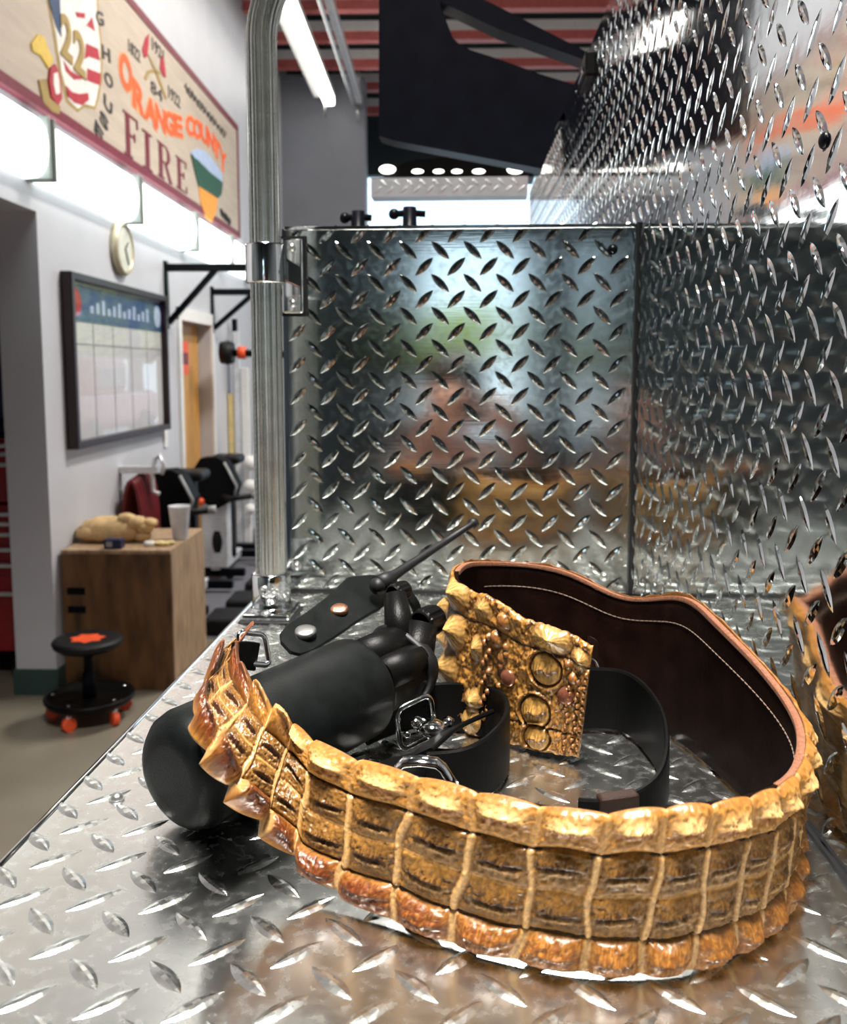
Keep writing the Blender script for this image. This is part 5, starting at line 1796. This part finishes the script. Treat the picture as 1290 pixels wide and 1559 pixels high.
# valve silhouettes behind the low panel's top edge
for k, (x0p, x1p, yt) in enumerate(((525, 566, 318), (600, 648, 312))):
    yv = PY + 0.5
    A_ = on_y(x0p, yt + 14, yv)
    B_ = on_y(x1p, yt + 14, yv)
    m_ = MB()
    m_.tube([A_, (A_ + B_) / 2 + Vector((0, 0, 0.002)), B_], 0.006, 10)
    c_ = (A_ + B_) / 2
    m_.tube([c_ + Vector((0, 0, -0.22)), c_ + Vector((0, 0, 0.012))], [0.02, 0.012], 12)
    m_.blob(A_, 0.01, 10, 6)
    m_.build('valve_handle', M['black_metal'], engine)

# ------------------------------------------------------------------ outdoors seen in the reflections
tree = thing('tree', 'yellow green tree outside the open rear doorway', 'tree', W(-0.94, -16, 0))
MB().tube([W(-0.94, -16, 0), W(-0.99, -16, 1.0), W(-0.90, -16, 2.0)], [0.16, 0.12, 0.06], 10).build('trunk', M['bark'], tree)
cr = MB()
for k in range(26):
    cr.blob(W(-0.94 + random.uniform(-0.5, 0.5), -16 + random.uniform(-0.5, 0.5), 2.15 + random.uniform(-0.5, 0.5)), random.uniform(0.2, 0.33), 14, 9, 0.25)
cr.build('crown', M['leaf'], tree)
car = thing('pickup_truck', 'red pickup parked outside the open bay door', 'car', W(3.4, 17.5, 0))
MB().wbox((2.5, 15.4, 0.45), (4.3, 20.2, 1.15), 0.15).build('body', M['car_red'], car)
MB().wbox((2.6, 16.6, 1.1), (4.2, 18.6, 1.85), 0.2).build('cab', M['car_red'], car)
MB().wbox((2.58, 16.8, 1.25), (4.22, 18.4, 1.65), 0.05).build('side_window', M['dark_glass'], car)
for (a, b_) in ((2.55, 16.2), (4.25, 16.2), (2.55, 19.2), (4.25, 19.2)):
    MB().lathe([(0.36, -0.12), (0.38, -0.08), (0.38, 0.08), (0.36, 0.12)], W(a, b_, 0.38), nx, 28).build('wheel', M['black_rubber'], car)
tree2 = thing('tree', 'green tree beyond the red pickup outside the bay door', 'tree', W(4.6, 25, 0))
MB().tube([W(4.6, 25, 0), W(4.6, 25, 3)], [0.25, 0.15], 10).build('trunk', M['bark'], tree2)
cr = MB()
for k in range(26):
    cr.blob(W(4.6 + random.uniform(-1.4, 1.4), 25 + random.uniform(-1, 1), 4.0 + random.uniform(-1.5, 1.5)), random.uniform(0.5, 0.8), 14, 9, 0.25)
cr.build('crown', M['leaf'], tree2)

# ------------------------------------------------------------------ the photographer, seen in the polished panel


def skinned(name, verts, edges, radii, m, parent, root=0, sub=2):
    me = bpy.data.meshes.new(name)
    me.from_pydata([G(v)[:] for v in verts], edges, [])
    o = bpy.data.objects.new(name, me)
    COL.objects.link(o)
    md = o.modifiers.new('skin', 'SKIN')
    md.use_smooth_shade = True
    lay = me.skin_vertices[0].data if me.skin_vertices else None
    if lay is None:
        bm = bmesh.new()
        bm.from_mesh(me)
        bm.verts.layers.skin.verify()
        bm.to_mesh(me)
        bm.free()
        lay = me.skin_vertices[0].data
    for i, r in enumerate(radii):
        lay[i].radius = (r, r) if not hasattr(r, '__len__') else r
        lay[i].use_root = (i == root)
    o.modifiers.new('sub', 'SUBSURF').levels = sub
    dg = bpy.context.evaluated_depsgraph_get()
    dg.update()
    ev = bpy.data.meshes.new_from_object(o.evaluated_get(dg))
    bpy.data.objects.remove(o)
    vs = [tuple(v.co) for v in ev.vertices]
    fs = [tuple(p.vertices) for p in ev.polygons]
    bpy.data.meshes.remove(ev)
    vs = (np.array(vs) @ GM).tolist()      # back to the engine frame, make_obj turns it again
    return make_obj(name, vs, fs, m, parent, True)


per = thing('person', 'person in a dark teal shirt holding up a phone behind the deck', 'person', (-0.06, -0.62, 0.0))
V, E, RD = [], [], []


def jv(p, r, link=None):
    V.append(Vector(p))
    RD.append(r)
    if link is not None:
        E.append((link, len(V) - 1))
    return len(V) - 1


by = -0.60
pel = jv((-0.06, by, 0.88), 0.13)
sp1 = jv((-0.06, by + 0.0, 1.05), 0.125, pel)
sp2 = jv((-0.06, by + 0.02, 1.22), 0.135, sp1)
nk0 = jv((-0.06, by + 0.03, 1.34), 0.075, sp2)
nk1 = jv((-0.06, by + 0.05, 1.41), 0.052, nk0)
h0 = jv((-0.06, by + 0.08, 1.47), 0.068, nk1)
h1 = jv((-0.06, by + 0.07, 1.54), 0.080, h0)
h2 = jv((-0.06, by + 0.06, 1.60), 0.062, h1)
jv((-0.06, by + 0.172, 1.51), 0.013, h1)        # nose
for sgn in (-1, 1):
    jv((-0.06 + sgn * 0.088, by + 0.06, 1.525), 0.014, h1)   # ears
    hp = jv((-0.06 + sgn * 0.09, by, 0.84), 0.09, pel)
    kn = jv((-0.06 + sgn * 0.11, by + 0.03, 0.46), 0.06, hp)
    an = jv((-0.06 + sgn * 0.12, by - 0.01, 0.08), 0.042, kn)
    jv((-0.06 + sgn * 0.13, by + 0.14, 0.045), 0.036, an)
    sh = jv((-0.06 + sgn * 0.175, by + 0.02, 1.30), 0.060, sp2)
    el = jv((-0.06 + sgn * 0.23, by + 0.20, 1.17), 0.045, sh)
    wr = jv((-0.02 + sgn * 0.115, by + 0.42, 1.42), 0.028, el)
    pm = jv((-0.01 + sgn * 0.085, by + 0.475, 1.475), 0.034, wr)
    for k in range(4):
        q = Vector((-0.01 + sgn * (0.075 - 0.004 * k), by + 0.515 - 0.008 * k, 1.52 - 0.021 * k))
        f1 = jv(q, 0.0095, pm)
        f2 = jv(q + Vector((-sgn * 0.020, 0.018, 0.006)), 0.0088, f1)
        jv(q + Vector((-sgn * 0.040, 0.008, 0.008 - 0.003 * k)), 0.008, f2)
    t1 = jv((-0.01 + sgn * 0.062, by + 0.485, 1.455), 0.011, pm)
    jv((-0.01 + sgn * 0.040, by + 0.50, 1.475), 0.0095, t1)
skinned('body', V, E, RD, M['skin'], per, pel)
V2, E2, R2 = V, E, RD
V, E, RD = [], [], []
pel = jv((-0.06, by, 0.92), 0.145)
sp1 = jv((-0.06, by + 0.0, 1.05), 0.150, pel)
sp2 = jv((-0.06, by + 0.02, 1.22), 0.158, sp1)
nk0 = jv((-0.06, by + 0.03, 1.33), 0.088, sp2)
for sgn in (-1, 1):
    sh = jv((-0.06 + sgn * 0.18, by + 0.02, 1.30), 0.078, sp2)
    el = jv((-0.06 + sgn * 0.225, by + 0.17, 1.19), 0.064, sh)
skinned('shirt', V, E, RD, M['teal_cloth'], per, pel)
V, E, RD = [], [], []
pel = jv((-0.06, by, 0.90), 0.142)
for sgn in (-1, 1):
    hp = jv((-0.06 + sgn * 0.09, by, 0.82), 0.102, pel)
    kn = jv((-0.06 + sgn * 0.11, by + 0.03, 0.46), 0.076, hp)
    jv((-0.06 + sgn * 0.12, by - 0.01, 0.10), 0.064, kn)
skinned('trousers', V, E, RD, M['navy'], per, pel)
for sgn in (-1, 1):
    MB().blob((-0.06 + sgn * 0.125, by + 0.06, 0.05), (0.05, 0.14, 0.062), 20, 12, flat=-0.049).build('shoe', M['black_rubber'], per)
MB().blob((-0.06, by + 0.045, 1.585), (0.094, 0.108, 0.085), 24, 14, 0.02, flat=-0.03).build('hair', M['hair'], per)
for sgn in (-1, 1):
    MB().blob((-0.06 + sgn * 0.03, by + 0.145, 1.537), (0.013, 0.008, 0.007), 12, 8).build('eye', M['board_white'], per)
MB().blob((-0.06, by + 0.148, 1.472), (0.024, 0.008, 0.006), 14, 8).build('mouth', M['sign_red'], per)
ph = thing('phone', 'black phone held upright in the hands of the person in the teal shirt', 'phone', (-0.01, -0.075, 1.465))
MB().box((-0.05, -0.082, 1.462), (0.030, -0.074, 1.615), bev=0.003).build('phone_body', M['black_plastic'], ph)
MB().lathe([(0.009, 0), (0.009, 0.002), (0.006, 0.0025), (0.0001, 0.0025)], (0.0, -0.074, 1.595), (0, 1, 0), 20).build('phone_camera', M['dark_glass'], ph)
